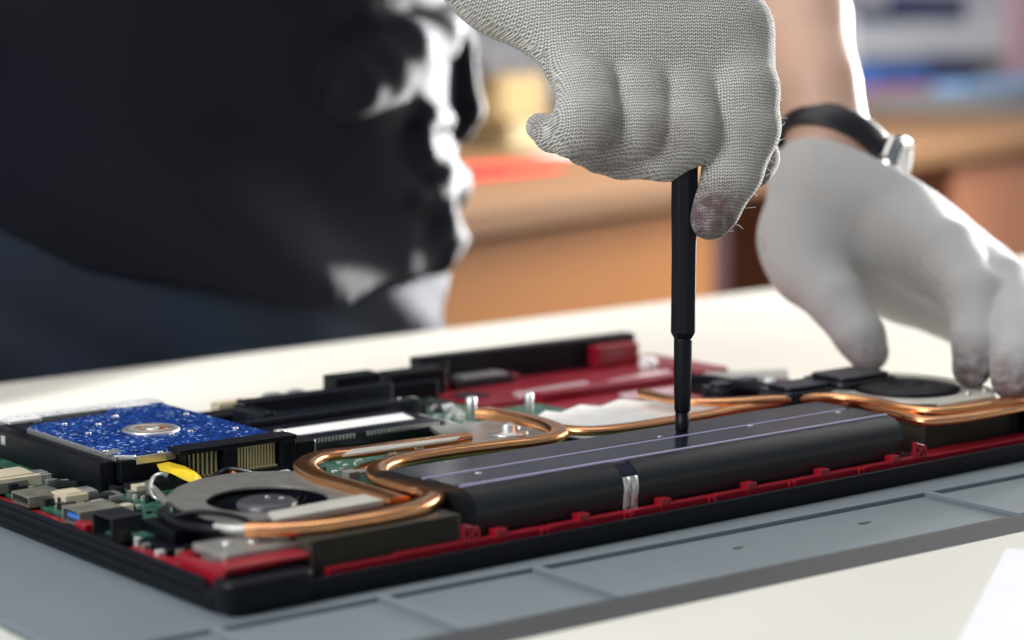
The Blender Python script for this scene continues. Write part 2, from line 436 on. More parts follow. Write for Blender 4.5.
m = MB(); m.box(-1, 33, -1, 9, 17, 18.8); m.box(-1, 2, 1, 30, 10, 17.6); m.build('front_red_lip', 'red_bright', lap, .6)
m = MB(); m.box(39, 70, -2.6, 1, 6.8, 12.6); m.box(68, 104, -2.6, 1, 6.8, 13.2); m.build('fin_ledge', 'red_bright', lap, .5)
m = MB(); m.box(352, 434, -2, 8, 6.8, 12.2); m.build('fin_ledge', 'red_bright', lap, .5)
# scattered raised red lining features along left side
m = MB()
for x, y, a, b, h in ((3, 36, 4, 5, 14), (6, 25, 5, 4, 13), (1, 48, 3, 5, 13), (0, 100, 2.5, 4, 16), (9, 40, 3, 3, 15), (2, 62, 3, 6, 12.5), (1, 85, 2, 6, 12), (1, 130, 2, 14, 12.5), (1, 170, 2, 20, 12.3)):
    m.prism(rrect(x-a, x+a, y-b, y+b, 1), 7.5, h)
m.build('screw_boss', 'red_bright', lap, .5)
# optical bay in red at the back right
m = MB()
bay = [(268, 150), (432, 150), (432, 276), (268, 276)]
m.box(268, 436, 215, 270.5, 7.5, 14); m.box(268, 436, 150, 213, 7.5, 12.5)
m.box(384, 414, 262, 271, 14, 26); m.box(275, 330, 262, 270, 14, 17); m.box(300, 396, 208, 216, 12, 17)
m.box(412, 436, 215, 276, 10, 16)
bayo = m.build('red_drive_bay', 'red', lap, 1.2, 3)
glintm = mat('painted_glint_pink', (.80, .52, .55), .25, coat=1)  # pinkish reflected glints on the red bay, painted as pale raised pads
for pp, z_ in ((((608, 380), (668, 368), (674, 374), (612, 385)), 14.8), (((512, 392), (585, 380), (593, 385), (518, 397)), 14.8), (((618, 393), (690, 384), (690, 391), (624, 399)), 13.4)):
    q_ = [oz(*a, z_) for a in pp]; m = MB(); m.prism([(x-5.2, y+4) for x, y, z in q_], 12.3, z_); m.build('painted_glint_pad', glintm, bayo, .4)
m = MB(); x, y, z = oz(648, 361, 18); m.lathe((x-5.2, y+4, 12), [(0, 0), (5, 0), (5, 6), (3.5, 8), (0, 8.5)], 16); m.build('white_post', 'white_label', bayo)

# motherboard
m = MB(); m.prism([(4, 88), (30, 88), (34, 52), (100, 52), (100, 66), (300, 66), (300, 200), (268, 200), (268, 262), (4, 262)], 12, 13.4)
mb_ = m.build('motherboard', 'green', lap, .1)
m = MB(); m2 = MB(); m3 = MB()
for i in range(750):
    x = random.uniform(8, 262); y = random.uniform(98, 258)
    if 25 < x < 116 and 138 < y < 262: continue
    if 118 < x < 214 and 155 < y < 255: continue
    a = random.choice((.7, .9, 1.3, 1.8)); h = random.choice((.6, 1, 1.6)); q = random.choice((m, m2, m3))
    q.box(x-a, x+a, y-a*.6, y+a*.6, 13.3, 13.4+h)
m.build('small_dark_components', 'chip', mb_).update_tag()
tag(bpy.data.objects['small_dark_components'], kind='stuff')
tag(m2.build('small_pale_components', 'pale_metal', mb_), kind='stuff'); tag(m3.build('small_white_components', 'white_label', mb_), kind='stuff')
for (px, py, a, b, h) in ((12, 436, 9, 7, 2), (75, 455, 6, 5, 1.6), (18, 452, 7, 5, 2), (60, 465, 4, 4, 2), (122, 487, 8, 9, 3), (98, 476, 6, 4, 3), (425, 383, 7, 7, 1.6), (345, 395, 9, 5, 2), (300, 398, 7, 6, 2), (150, 487, 12, 7, 4), (440, 404, 6, 6, 2), (470, 396, 7, 7, 1.5)):
    x, y, z = oz(px, py, 14); q = MB(); q.box(x-a, x+a, y-b, y+b, 13.3, 13.4+h); q.build('chip', 'chip', mb_, .3)
x, y, z = oz(470, 379, 16); q = MB(); q.box(x-19, x+19, y-13, y+13, 13.3, 18); q.build('chip', 'chip', mb_, .3)
q = MB(); q.box(x-12, x+17, y-10, y+12, 18, 19.2); q.build('chip_cover', 'silver', mb_, .3)

for i in range(46):
    x = random.uniform(7, 30 if i < 34 else 48); y = random.uniform(104, 205) if i < 34 else random.uniform(112, 140); a = random.uniform(1.5, 4); h = random.uniform(1.5, 5)
    q = MB(); q.box(x-a, x+a, y-a*.6, y+a*.6, 13.3, 13.4+h); q.build('board_part', random.choice(('chip', 'chip', 'dull_metal', 'pale_metal', 'beige_plastic', 'battery')), mb_, .3)
for i in range(26):
    x = random.uniform(205, 262); y = random.uniform(150, 245); a = random.uniform(1.2, 3.2); h = random.uniform(1, 3.5)
    q = MB(); q.box(x-a, x+a, y-a*.7, y+a*.7, 13.3, 13.4+h); q.build('board_part', random.choice(('chip', 'pale_metal', 'white_label', 'dull_metal')), mb_, .3)
# ports along the left edge
def port(name, px, py, dx, dy, h, m_, z0=13.4, parent=lap):
    x, y, z = oz(px, py, z0); x = -1.
    q = MB(); q.box(x, x+dx, y, y+.8, z0, z0+h); q.box(x, x+dx, y+dy-.8, y+dy, z0, z0+h); q.box(x, x+dx, y+.8, y+dy-.8, z0+h-.8, z0+h)
    q.box(x, x+dx, y+.8, y+dy-.8, z0, z0+.8); q.box(x+dx-1, x+dx, y+.8, y+dy-.8, z0+.8, z0+h-.8)
    return q.build(name, m_, parent, .25), (x, y)
for (nm, px, py, dx, dy, h, mt, tg) in (('display_port', 16, 492, 15, 13, 4.4, 'port_metal', 'chip'), ('video_port', 46, 506, 16, 15, 4.4, 'port_metal', 'chip'),
                                        ('usb_port', 92, 526, 18, 14, 6, 'port_metal', 'blue_plastic')):
    o, (x, y) = port(nm, px, py, dx, dy, h, mt); q = MB(); q.box(x+1.2, x+dx-2, y+2.2, y+dy-2.2, 13.4+h*.35, 13.4+h*.65); q.build('contact_tongue', tg, o, .2)
x, y, z = oz(130, 545, 12); x = -1
o, (x, y) = port('audio_jack_block', 131, 541, 13, 15, 9.5, 'chip', 12)
q = MB(); q.box(x+8, x+26, y-8, y+4, 13.4, 15); q.build('jack_board', 'green', o, .2)
q = MB(); q.lathe((x+18, y-2, 15), [(0, 0), (2.6, 0), (2.6, .8), (0, .8)], 20); q.build('solder_pad', 'copper', o)
q = MB()
q.lathe((0.5, 101, 12), [(0, 0), (2, 0), (2, 3), (0, 3.4)], 16); q.build('red_button', 'red_bright', lap)
for (px, py, a, b, h, mt) in ((8, 478, 16, 10, 4.5, 'beige_plastic'), (70, 498, 8, 6, 5, 'beige_plastic'), (38, 476, 6, 5, 4, 'silver'), (83, 493, 7, 4, 4, 'silver'), (112, 497, 5, 4, 4, 'dull_metal'), (62, 485, 9, 3, 3, 'chip')):
    x, y, z = oz(px, py, 16); q = MB(); q.box(x-a/1.6, x+a/1.6, y-b, y+b, 13.3, 13.4+h); q.box(x-a/2, x+a/2, y-b*.7, y+b*.7, 13.4+h, 14+h); q.build('board_connector', mt, mb_, .3)
q = MB(); q.box(6, 30, 50, 84, 10, 14); q.box(12, 30, 56, 80, 14, 19); q.build('cable_socket', 'black_plastic', lap, .8)
for x, y in ((4, 62), (7, 72), (3, 50), (9, 46)):
    q = MB(); q.box(x-1.5, x+1.5, y-1.5, y+1.5, 8, 14.5); q.build('board_clip', random.choice(('copper', 'pale_metal', 'dull_metal')), lap, .3)
# screw-lug bracket at near left (black lug with a hole)
q = MB(); q.box(4, 12, 14, 24, 10, 20.5); q.box(4, 38, 8, 30, 17.5, 21); q.build('fan_bracket', 'dull_metal', lap, 1.2, 3)
q = MB(); q.lathe((9, 13.9, 15.5), [(0, 0), (1.8, 0), (1.8, .1), (0, .1)], 16)
v = q.v; q.v = [(x, 13.7-(z-15.5), 15.5+(y-13.9)) for x, y, z in v]; q.build('lug_hole', 'chip', lap)
for px, py in ((227, 543), (253, 541)):
    x, y, z = oz(px, py, 21.2); q = MB(); q.lathe((x, y, 20.8), [(0, 0), (2.2, 0), (2.2, .7), (1.2, 1.1), (0, 1.1)], 16); q.build('screw', 'silver', lap)

# hard drive
_o2 = oz
def oz(px, py, z): x, y, z = _o2(px, py, z); return (x-5.2, y, z)
hd = empty('hard_drive', (73, 196, 14)); hd.parent = lap; hd.location = Vector((73-210, 196-135, 14-3))*S
m = MB(); m.box(35, 111, 146, 246, 17, 26.4); m.build('drive_body', 'black_plastic', hd, .8)
m = MB(); m.box(33.5, 112, 145, 247, 14, 16.4); m.box(28, 34.6, 150, 262, 14, 26); m.box(28, 112, 247, 262, 14, 24); m.build('drive_tray', 'black_plastic', hd, .6)
m = MB(); m.box(33.1, 33.7, 150, 246, 14.4, 15.8); m.box(36, 108, 144.4, 145.1, 14.4, 15.8); m.build('tray_edge', 'dull_metal', hd, .1)
for y in (158, 236):
    m = MB(); m.box(27.6, 28.3, y-2, y+2, 20, 24) if y > 200 else m.box(34.5, 35.2, y-2, y+2, 19, 23); m.build('side_screw', 'silver', hd, .2)
m = MB(); m.prism([(36, 151), (42, 147), (60, 147), (60, 151), (110, 151), (110, 245), (82, 245), (82, 238), (40, 232), (36, 228)], 26.3, 28)
m.build('blue_circuit_board', 'hdd_blue', hd, .15)
m = MB(); m.box(35, 36.4, 150, 228, 25, 27.6); m.box(42, 60, 145.9, 147.2, 24, 27.3); m.prism([(35, 151), (41.6, 146), (42.4, 147), (36.4, 152)], 25, 27.8); m.build('drive_edge', 'silver', hd, .2)
cx, cy, cz = oz(151, 428.5, 28.4)
m = MB(); m.lathe((cx, cy, 28), [(0, 0), (0, .9), (3.2, 1.0), (3.4, .3), (7.6, .2), (8, .7), (11.5, .7), (12.2, .2), (12.2, 0)], 48)
hub = m.build('spindle_ring', 'silver', hd)
m = MB(); m.lathe((cx, cy, 28.3), [(3.6, 0), (3.6, .25), (7.6, .25), (7.6, 0)], 40); m.build('spindle_groove', mat('rust', (.35, .1, .04), .35, .5, var=.8, vscale=120, col2=(.75, .7, .6)), hub)
for px, py in ((64, 424), (98, 424), (115, 416), (88, 433), (171, 434), (190, 431), (235, 428), (186, 414), (105, 451), (160, 452)):
    x, y, z = oz(px, py, 28.2); m = MB(); m.lathe((x, y, 28), [(0, 0), (1.3, 0), (1.2, .5), (0, .6)], 12); m.build('board_screw', 'silver', hd)
m = MB(); m.prism([(x, y) for x, y, z in (oz(105, 451, 28), oz(118, 449, 28), oz(121, 453, 28), oz(107, 455, 28))], 27.9, 28.3); m.build('solder_patch', 'silver', hd)
m = MB()                                     # perforated silver bracket behind the drive
x0, y0, _ = oz(-8, 413, 28); x1, y1, _ = oz(163, 394, 28)
m.prism([(x0-10, 250), (114, 250), (116, 263), (x0-10, 263)], 25.5, 27.6)
for i in range(18): m.box(26+5*i, 28.6+5*i, 252.5, 256, 27.5, 28.2)
m.box(35, 50, 244, 251, 26.6, 28.1); m.box(90, 104, 244, 251, 26.6, 28.1); m.build('silver_bracket', 'bright_metal', hd, .3)
m = MB(); m.box(44, 86, 238, 249, 26, 27.2); m.build('drive_gap', 'chip', hd, .2)
# data connector with gold pins
m = MB(); m.box(58, 114, 139, 150, 26.6, 28.8); m.box(60, 62, 138.6, 147, 16, 27); m.box(78.5, 84.5, 138.6, 147, 16, 27); m.box(106, 113, 138.4, 147, 15.5, 27); m.box(60, 113, 143.5, 147, 15.5, 27); m.box(60, 113, 138, 146, 14, 16.4)
con = m.build('data_connector', 'black_plastic', hd, .4)
for x in [64+2.1*i for i in range(7)]+[86+1.42*i for i in range(14)]:
    m = MB(); m.box(x-.4, x+.4, 142.2, 143.5, 16.4, 26.4); m.box(x-.4, x+.4, 140.4, 142.4, 16.2, 17); m.build('contact_pin', 'gold', con)
m = MB(); m.prism(rrect(113, 124, 139, 153, 2), 14, 25.5); m.build('connector_end', 'black_plastic', hd, .8)
m = MB(); m.lathe((113, 151, 28), [(0, -2), (2.6, -2), (2.6, 1), (0, 1.3)], 16); m.lathe((117, 158, 26), [(0, -2), (2.2, -2), (2.2, 1), (0, 1.2)], 16); m.build('screw', 'silver', hd)

oz = _o2
# memory: two bare slots and one labelled stick
def slot(a, b, dep, z0, z1):
    (xa, ya, _), (xb, yb, _) = a, b; q = MB(); q.box(xa, xb, ya-dep, ya, z0, z1); return q
m = MB(); m.box(146, 230, 232, 240, 13.4, 26); m.box(148, 228, 214, 232, 13.4, 20); m.box(144, 150, 212, 240, 13.4, 24); m.build('memory_slot', 'black_gloss', lap, .8)
m = MB(); m.box(128, 222, 200, 206, 13.4, 23.5); m.box(130, 220, 186, 200, 13.4, 18); m.box(226, 231, 206, 214, 13.4, 20); ms = m.build('memory_slot', 'black_gloss', lap, .6)
m = MB(); m.tube([oz(390, 400, 22), oz(400, 408, 19), oz(397, 413, 17)], 1.2, .6, 8); m.build('slot_latch', 'silver', ms)
m = MB(); m.box(120, 206, 161, 197, 19.6, 20.9); m.box(120, 206, 160.4, 162, 16, 20.4)
st = m.build('memory_module', 'black_gloss', lap, .2)
m = MB(); m.prism([(134, 171), (198, 171), (202, 186), (134, 186)], 20.9, 21.15); m.build('white_sticker', 'white_label', st)
for i in range(44):
    x = 124+1.85*i
    if 158 < x < 163: continue
    m = MB(); m.box(x-.5, x+.5, 160.1, 161.2, 18.9, 20.7); m.build('gold_contact', 'silver', st)
m = MB(); m.box(118, 121, 158, 180, 13.4, 23); m.box(118, 124, 158, 163, 13.4, 22); m.build('module_clip', 'silver', st, .5)
m = MB(); m.box(206, 216, 160, 190, 13.4, 18.5); m.box(207, 210, 160, 163, 18, 21); m.build('module_clip', 'silver', st, .5)
m = MB(); m.box(118, 208, 163, 166.5, 13.4, 19.4); m.build('socket_base', 'black_gloss', st, .4)

# things along the rear edge
for (px0, px1, py, h, mt, nm) in ((188, 228, 405, 6, 'beige_plastic', 'rear_connector'), (258, 276, 404, 7, 'silver', 'rear_port'), (286, 302, 402, 7, 'silver', 'rear_port')):
    x0, y0, _ = oz(px0, py, 16); x1, y1, _ = oz(px1, py-(px1-px0)*.12, 16); y = min((y0+y1)/2, 268); m = MB(); m.box(x0, x1, y-6, y+2, 13.4, 14+h); m.box(x0+1, x1-1, y-5, y+1, 14+h, 14.6+h); m.build(nm, mt, lap, .6)
m = MB()
for px, py in ((240, 400), (280, 398), (310, 398), (318, 397)):
    x, y, z = oz(px, py, 22); m.lathe((x, min(y, 270), 13), [(0, 0), (2, 0), (2, 9), (0, 10)], 10)
m.build('red_peg', 'red_bright', lap)
m = MB(); m.box(136, 170, 244, 258, 13, 19); m.build('rear_cable_bundle', 'black_plastic', lap, 1.5)
for (pa, pb, top, dep) in (((331, 391), (379, 386), 31, 14), ((388, 385), (441, 379), 30, 14)):
    x0, y0, _ = oz(*pa, 14); x1, y1, _ = oz(*pb, 14); y = min((y0+y1)/2, 262)
    x0, y0, _ = oz(pa[0], pa[1]-18, top-2); x1 = x0+ (29 if dep else 0)
    m = MB(); m.box(206 if pa[0] < 350 else 242, 233 if pa[0] < 350 else 276, 250, 262, 11, 28.5 if pa[0] < 350 else 27); m.box(208 if pa[0] < 350 else 240, 231 if pa[0] < 350 else 268, 246, 251, 11, 22); m.build('rear_socket_block', 'black_plastic', lap, .8).location.x += .003 if pa[0] < 350 else 0

# cooling: plates, pipes, fins, fans
def pipe(name, pts, w=4.1, h=1.9, par=lap, m_='copper', n=8):
    q = MB(); q.tube(spline(pts, n), w, h, 16, sq=.75); return q.build(name, m_, par)
Z = 25.
def zz(L, z=Z): return [oz(px, py, z if len(r) == 0 else r[0]) for px, py, *r in L]
pipe('heat_pipe', zz([(466, 437), (440, 441), (400, 446), (360, 452), (330, 455), (312, 460), (305, 468), (322, 479), (350, 487), (378, 495), (400, 502)]), 4.6, 2.2)
pipe('heat_pipe', zz([(246, 529), (262, 529), (290, 528.5), (320, 526), (350, 521.5), (380, 516.5), (408, 510.5), (426, 504), (433, 497.5), (426, 493.5), (415, 491), (395, 485), (380, 478), (378, 470), (392, 463), (420, 457), (460, 451), (500, 446), (535, 442), (556, 437), (556, 430), (535, 422), (505, 416), (480, 413)]), 4.5, 2.6)
pipe('heat_pipe', zz([(486, 411), (512, 417), (540, 424), (560, 429), (590, 431), (625, 428), (665, 422), (700, 416), (735, 409), (770, 404), (805, 401), (850, 402), (880, 409), (905, 416), (925, 421), (960, 418), (1000, 411), (1024, 406)], 24.6), 4., 2.)
pipe('heat_pipe', zz([(643, 393), (668, 399), (690, 402), (730, 402), (780, 399), (830, 397), (870, 401), (905, 408), (940, 411), (985, 405), (1020, 399)], 27), 3.6, 1.9)
q = MB(); p = [oz(*a, 27.4) for a in ((342, 455), (455, 439), (460, 436), (352, 449))]; q.prism([(x, y) for x, y, z in p], 26.4, 27.4); q.build('pipe_clamp_plate', 'pale_metal', lap, .2)
q = MB(); p = [oz(*a, 25.5) for a in ((277, 519), (388, 499), (379, 491), (268, 512))]; q.prism([(x, y) for x, y, z in p], 23.2, 25.6); q.build('fin_cover_strip', 'pale_metal', lap, .3)
pipe('thin_heat_pipe', zz([(352, 474), (370, 465), (400, 459), (440, 453), (478, 448)], 21), 2.2, 1.2)
q = MB(); p = [oz(*a, 23) for a in ((349, 473), (352, 469), (470, 449), (475, 452))]; q.prism([(x, y) for x, y, z in p], 21.5, 22.6); q.box(p[0][0]-2, p[0][0]+3, p[0][1]-3, p[0][1]+2, 14, 24); q.build('mounting_bracket', 'silver', lap, .2)
for px, py in ((391, 454), (419, 450)):
    x, y, z = oz(px, py+3, 22.6); q = MB(); q.lathe((x, y, 20), [(0, 0), (1.9, 0), (1.9, 5), (1.4, 5.6), (0, 5.6)], 16); q.build('standoff', 'silver', lap)
def fins(x0, x1, y0, y1, z0, z1, n):
    e = empty('fin_stack', ((x0+x1)/2, (y0+y1)/2, z0)); e.parent = lap; e.location = (Vector(((x0+x1)/2, (y0+y1)/2, z0))-Vector((210, 135, 3)))*S
    q = MB(); q.box(x0, x1, y0+1.4, y1, z0, z1-.6)
    for i in range(n):
        x = x0+(x1-x0)*(i+.5)/n; q.box(x-.26, x+.26, y0, y0+1.6, z0, z1-.4)
    q.build('fins', 'fin', e)
    q = MB(); q.box(x0-.6, x1+.6, y0-.3, y1+1, z1-.6, z1); q.box(x0-.9, x0, y0-.2, y1, z0, z1); q.box(x1, x1+.9, y0-.2, y1, z0, z1); q.build('fin_casing', 'fin', e, .15)
fins(34, 97, -.5, 13, 8, 23, 44)
fins(363, 427, 9, 24, 9.5, 22.6, 44)
m = MB(); m.box(428.5, 438, 2, 60, 7, 24); m.build('side_block', 'black_plastic', lap, 1)
# lower plates
q = MB(); p = [oz(*a, 20) for a in ((452, 441), (520, 446), (556, 440), (548, 428), (500, 418), (430, 425))]; q.prism([(x, y) for x, y, z in p], 17.5, 19.5); q.build('processor_plate', 'dull_metal', lap, .4)
q = MB(); p = [oz(*a, 22) for a in ((548, 424), (600, 434), (700, 424), (800, 404), (760, 398), (690, 399), (645, 400), (618, 398), (600, 405), (580, 403), (560, 411), (545, 409), (536, 415))]; q.prism([(x, y) for x, y, z in p], 18, 21.5)
cpl = q.build('cooling_plate', 'plate_white', lap, .6)
q = MB(); x, y, z = oz(508, 432, 20.5); q.lathe((x, y, 19.5), [(0, 0), (8.5, 0), (9, .8), (8, 1.2), (3.4, 1.2), (3.2, 4.4), (2.4, 5), (0, 5)], 32); q.build('spring_screw', 'silver', lap)
for px, py, h, r in ((529, 413, 11, 1.9), (471, 415, 10, 2.6), (515, 434, 5, 2), (577, 411, 3, 2), (648, 399, 3, 2)):
    x, y, z = oz(px, py, 17); q = MB(); q.lathe((x, y, 15), [(0, 0), (r, 0), (r, h), (r*.7, h+.6), (0, h+.6)], 16); q.build('mounting_post', 'silver', lap)
# fan near left
FC = oz(267, 499.5, 24)
def fan(c, r, outer, z1, depth, tilt_m, hub_m, inner=.45, plate_t=1.):
    e = empty('cooling_fan', (c[0], c[1], z1-depth)); e.parent = lap; e.location = (Vector((c[0], c[1], z1-depth))-Vector((210, 135, 3)))*S
    q = MB(); q.plate_hole(outer, c, r, z1-plate_t, z1, 64); q.build('top_plate', tilt_m, e, .3)
    q = MB(); sm = [(c[0]+(x-c[0])*.94, c[1]+(y-c[1])*.94) for x, y in outer]
    q.plate_hole(sm, c, r+1.2, z1-depth, z1-plate_t, 64); q.prism(sm, z1-depth-.8, z1-depth); q.build('housing', 'black_plastic', e)
    q = MB(); q.lathe((c[0], c[1], z1-depth), [(0, 0), (r*inner, 0), (r*inner, depth-1.4), (r*inner-1.2, depth-.5), (r*inner-2.2, depth-.2), (0, depth-.2)], 40); q.build('rotor_hub', hub_m, e)
    for k in range(29):
        a = 2*math.pi*k/29; pts = []
        for j in range(6):
            rr = r*inner+(r*.97-r*inner)*j/5; aa = a+.5*(j/5)**1.3; pts.append((c[0]+rr*math.cos(aa), c[1]+rr*math.sin(aa)))
        q = MB(); vs = []
        for x, y in pts: vs += [(x, y, z1-depth+.5), (x, y, z1-2.4)]
        nrm = (-math.sin(a)*.5, math.cos(a)*.5)
        vs2 = [(x+nrm[0], y+nrm[1], z) for x, y, z in vs]; n_ = len(vs)
        fs = [(2*i, 2*i+2, 2*i+3, 2*i+1) for i in range(5)]+[(n_+2*i, n_+2*i+1, n_+2*i+3, n_+2*i+2) for i in range(5)]
        fs += [(2*i+1, 2*i+3, n_+2*i+3, n_+2*i+1) for i in range(5)]+[(2*i, n_+2*i, n_+2*i+2, 2*i+2) for i in range(5)]+[(0, 1, n_+1, n_), (10, n_+10, n_+11, 11)]
        q.add(vs+vs2, fs); q.build('fan_blade', 'black_gloss', e)
    return e
out = [oz(*a, 24)[:2] for a in ((166, 497), (178, 487), (200, 479), (235, 473), (285, 471), (330, 474), (360, 482), (384, 492), (330, 503), (278, 514), (262, 521), (238, 523), (205, 517), (178, 508))]
fan(FC[:2], 22.6, out, 24.2, 9.5, 'dull_metal', mat('hub_grey', (.07, .07, .078), .3, bump=.1, bscale=200), .5)
for px, py in ((267, 496), (281, 497)):
    x, y, z = oz(px, py, 24.5); q = MB(); q.lathe((x, y, 24.), [(0, 0), (.9, 0), (.8, .4), (0, .5)], 10); q.build('hub_mark', 'silver', lap)
C2 = oz(905, 390, 28)
out2 = [oz(*a, 28)[:2] for a in ((808, 388), (815, 383), (840, 376), (880, 373), (930, 376), (975, 383), (1000, 392), (972, 398), (940, 404), (915, 404), (880, 401), (845, 395))]
fan(C2[:2], 24, out2, 28.5, 10, 'pale_metal', 'black_gloss', .62)
q = MB(); q.lathe((C2[0], C2[1], 28.4), [(19, 0), (25, 0), (25.5, 1.2), (22, 2), (17, 2.6), (9, 2.6), (8, 1.6), (0, 1.4), (0, 0)], 48); q.build('fan_cover_ring', 'black_plastic', lap)
q = MB(); p = [oz(*a, 29) for a in ((940, 405), (996, 396), (990, 391), (930, 399))]; q.prism([(x, y) for x, y, z in p], 27.6, 29.2); q.build('fin_cover_strip', 'pale_metal', lap, .3)
for px, py in ((968, 395), (985, 392)):
    x, y, z = oz(px, py, 29); q = MB(); q.lathe((x, y, 29), [(0, 0), (1.7, 0), (1.6, 1.4), (0, 1.8)], 12); q.build('screw', 'silver', lap)

# battery
bat = empty('battery', (230, 30, 10)); bat.parent = lap; bat.location = (Vector((230, 30, 10))-Vector((210, 135, 3)))*S; bat.rotation_euler = (0, -.001, 0)
def extr(prof, x0, x1, name, m_, par, skew=0.):
    q = MB(); n = len(prof)
    vs = [(x0+skew*(y-12), y, z) for y, z in prof]+[(x1, y, z) for y, z in prof]
    q.add(vs, [tuple(range(n-1, -1, -1)), tuple(range(n, 2*n))], False); q.add(vs, [(i, (i+1) % n, n+(i+1) % n, n+i) for i in range(n)], True)
    o = q.build(name, m_, None); o.parent = par
    for v in o.data.vertices: v.co -= Vector((230, 30, 10))*S
    o.data.set_sharp_from_angle(angle=.7) if hasattr(o.data, 'set_sharp_from_angle') else None
    return o
prof = [(3.8, 8), (2.8, 12)]+[(11.5-9.3*math.cos(math.radians(a)), 20.6+9.2*math.sin(math.radians(a))) for a in range(-15, 91, 7)]
prof += [(53, 29.8), (56, 28), (56, 8)]
e1 = oz(633, 485, 20)[0]
extr(prof, 106.5, 179.2, 'battery_casing', 'battery', bat, -.14); extr(prof, 187.8, 341, 'battery_casing', 'battery', bat)
prof2 = [(y+(.35 if y < 20 else -.3), z-.35) for y, z in prof]
extr(prof2, 179, 188, 'battery_band', 'battery_top', bat)
def bbox(x0, x1, y0, y1, z0, z1, name, m_, b=.1):
    q = MB(); q.box(x0, x1, y0, y1, z0, z1); o = q.build(name, m_, None, b); o.parent = bat
    for v in o.data.vertices: v.co -= Vector((230, 30, 10))*S
    return o
bbox(106, 340.5, 13.5, 29.5, 29.7, 30.05, 'top_strip', 'battery_top'); bbox(103, 340.5, 33, 52, 29.7, 30.05, 'top_strip', 'battery_top')
bbox(107, 340.5, 10.6, 12.4, 29.2, 30.3, 'ridge_line', 'ridge_highlight', .3); bbox(104.5, 336, 30.4, 31.9, 29.4, 30.3, 'ridge_line', 'ridge_highlight', .3)
q = MB(); pp = [(2.6, 12.3)]+[(11.5-9.55*math.cos(math.radians(a)), 20.6+9.45*math.sin(math.radians(a))) for a in range(-15, 28, 6)]
for x0, x1 in ((179.8, 183.2), (183.8, 187.2)):
    vs = [(x0, y, z) for y, z in pp]+[(x1, y, z) for y, z in pp]; n = len(pp)
    vs += [(x0, y+.5, z-.2) for y, z in pp]+[(x1, y+.5, z-.2) for y, z in pp]
    q.add(vs, [(i, i+1, n+i+1, n+i) for i in range(n-1)]+[(2*n+i, 3*n+i, 3*n+i+1, 2*n+i+1) for i in range(n-1)]+[(i, 2*n+i, 2*n+i+1, i+1) for i in range(n-1)]+[(n+i, n+i+1, 3*n+i+1, 3*n+i) for i in range(n-1)], True)
o = q.build('silver_label', 'silver', None); o.parent = bat
for v in o.data.vertices: v.co -= Vector((230, 30, 10))*S
for px, py in ((478, 472), (660, 436), (750, 425), (838, 412)):
    x, y, z = oz(px, py, 30.3); q = MB(); q.lathe((x, y, 29.9), [(0, 0), (1.4, 0), (1.2, .35), (0, .4)], 12); o = q.build('battery_screw', 'silver', None); o.parent = bat
    for v in o.data.vertices: v.co -= Vector((230, 30, 10))*S

# cables and odd covers
def cable(name, pts, r, m_, flat=None, par=lap, z=22, n=8):
    q = MB(); q.tube(spline([oz(a[0], a[1], a[2] if len(a) > 2 else z) for a in pts], n), r, flat or r, 10); return q.build(name, m_, par)
cable('fan_cable', [(165, 507, 23), (172, 516, 23), (195, 512, 25), (225, 514, 25.6), (248, 521, 25.6), (255, 528, 24)], .9, 'black_plastic')
cable('fan_cable', [(160, 512, 21), (178, 524, 22), (200, 528, 23), (222, 531, 23)], 1.6, 'black_plastic')
cable('pipe_sleeve', [(216, 527, 24), (232, 529, 24), (250, 529, 24.2)], 1.8, 'dull_metal')
cable('silver_loop', [(168, 497, 17), (160, 500, 18), (152, 494, 20), (150, 485, 22), (154, 477, 24), (161, 474, 25), (167, 476, 24)], .75, 'silver', z=20)
cable('grey_wire', [(148, 484, 18), (160, 496, 22), (168, 505, 22)], 1.5, 'dull_metal')
q = MB(); R_ = [((155, 461), (160, 470)), ((170, 462), (172, 473)), ((185, 466), (184, 479)), ((196, 472), (193, 483)), ((205, 481), (199, 483))]
vs = []
for i, (a, b) in enumerate(R_):
    z_ = (23, 23.5, 22.5, 21, 19)[i]
    for (px, py) in (a, b):
        x, y, z = oz(px, py, z_); vs += [(x, y, z), (x, y, z-.4)]
fs = []
for i in range(4):
    k = 4*i; fs += [(k, k+2, k+6, k+4), (k+1, k+5, k+7, k+3), (k, k+4, k+5, k+1), (k+2, k+3, k+7, k+6)]
fs += [(0, 1, 3, 2), (16, 18, 19, 17)]
q.add(vs, fs); q.build('yellow_tape', 'yellow', lap, .1)
cable('black_wire', [(208, 482, 18), (222, 472, 23), (233, 470, 23), (250, 473, 20)], 1.3, 'black_plastic'); cable('orange_wire', [(231, 472, 22.5), (236, 476, 21), (238, 480, 18)], 1., 'wire_orange')
cable('white_ribbon', [(200, 476, 15), (215, 473, 16), (240, 472, 16), (262, 476, 15)], 5, 'white_label', .4)
cable('black_cable', [(684, 379, 22), (712, 381, 24), (745, 387, 25), (790, 390, 26), (830, 388, 26)], 4, 'black_plastic', 3)
cable('black_cable', [(690, 386, 20), (715, 391, 22), (728, 396, 22)], 2, 'black_plastic'); cable('black_cable', [(686, 390, 20), (705, 394, 21), (718, 398, 22)], 1.2, 'black_plastic')
for (a, b, h, w_, d_) in ((798, 387, 32, 17, 12), (850, 376, 34, 20, 15), (735, 384, 27, 18, 8)):
    x, y, z = oz(a, b, h-2); q = MB(); q.prism(rrect(x-w_, x+w_, y-d_, y+d_, 6), 14, h-2); q.prism(rrect(x-w_+3, x+w_-3, y-d_+3, y+d_-3, 5), h-2, h); q.build('speaker_cover', 'black_gloss', lap, 1.8, 3)
q = MB(); x, y, z = oz(770, 378, 30); q.lathe((x, y, 28), [(0, -6), (3, -6), (3, 1), (2, 2), (0, 2)], 14); q.build('white_peg', 'white_label', lap)
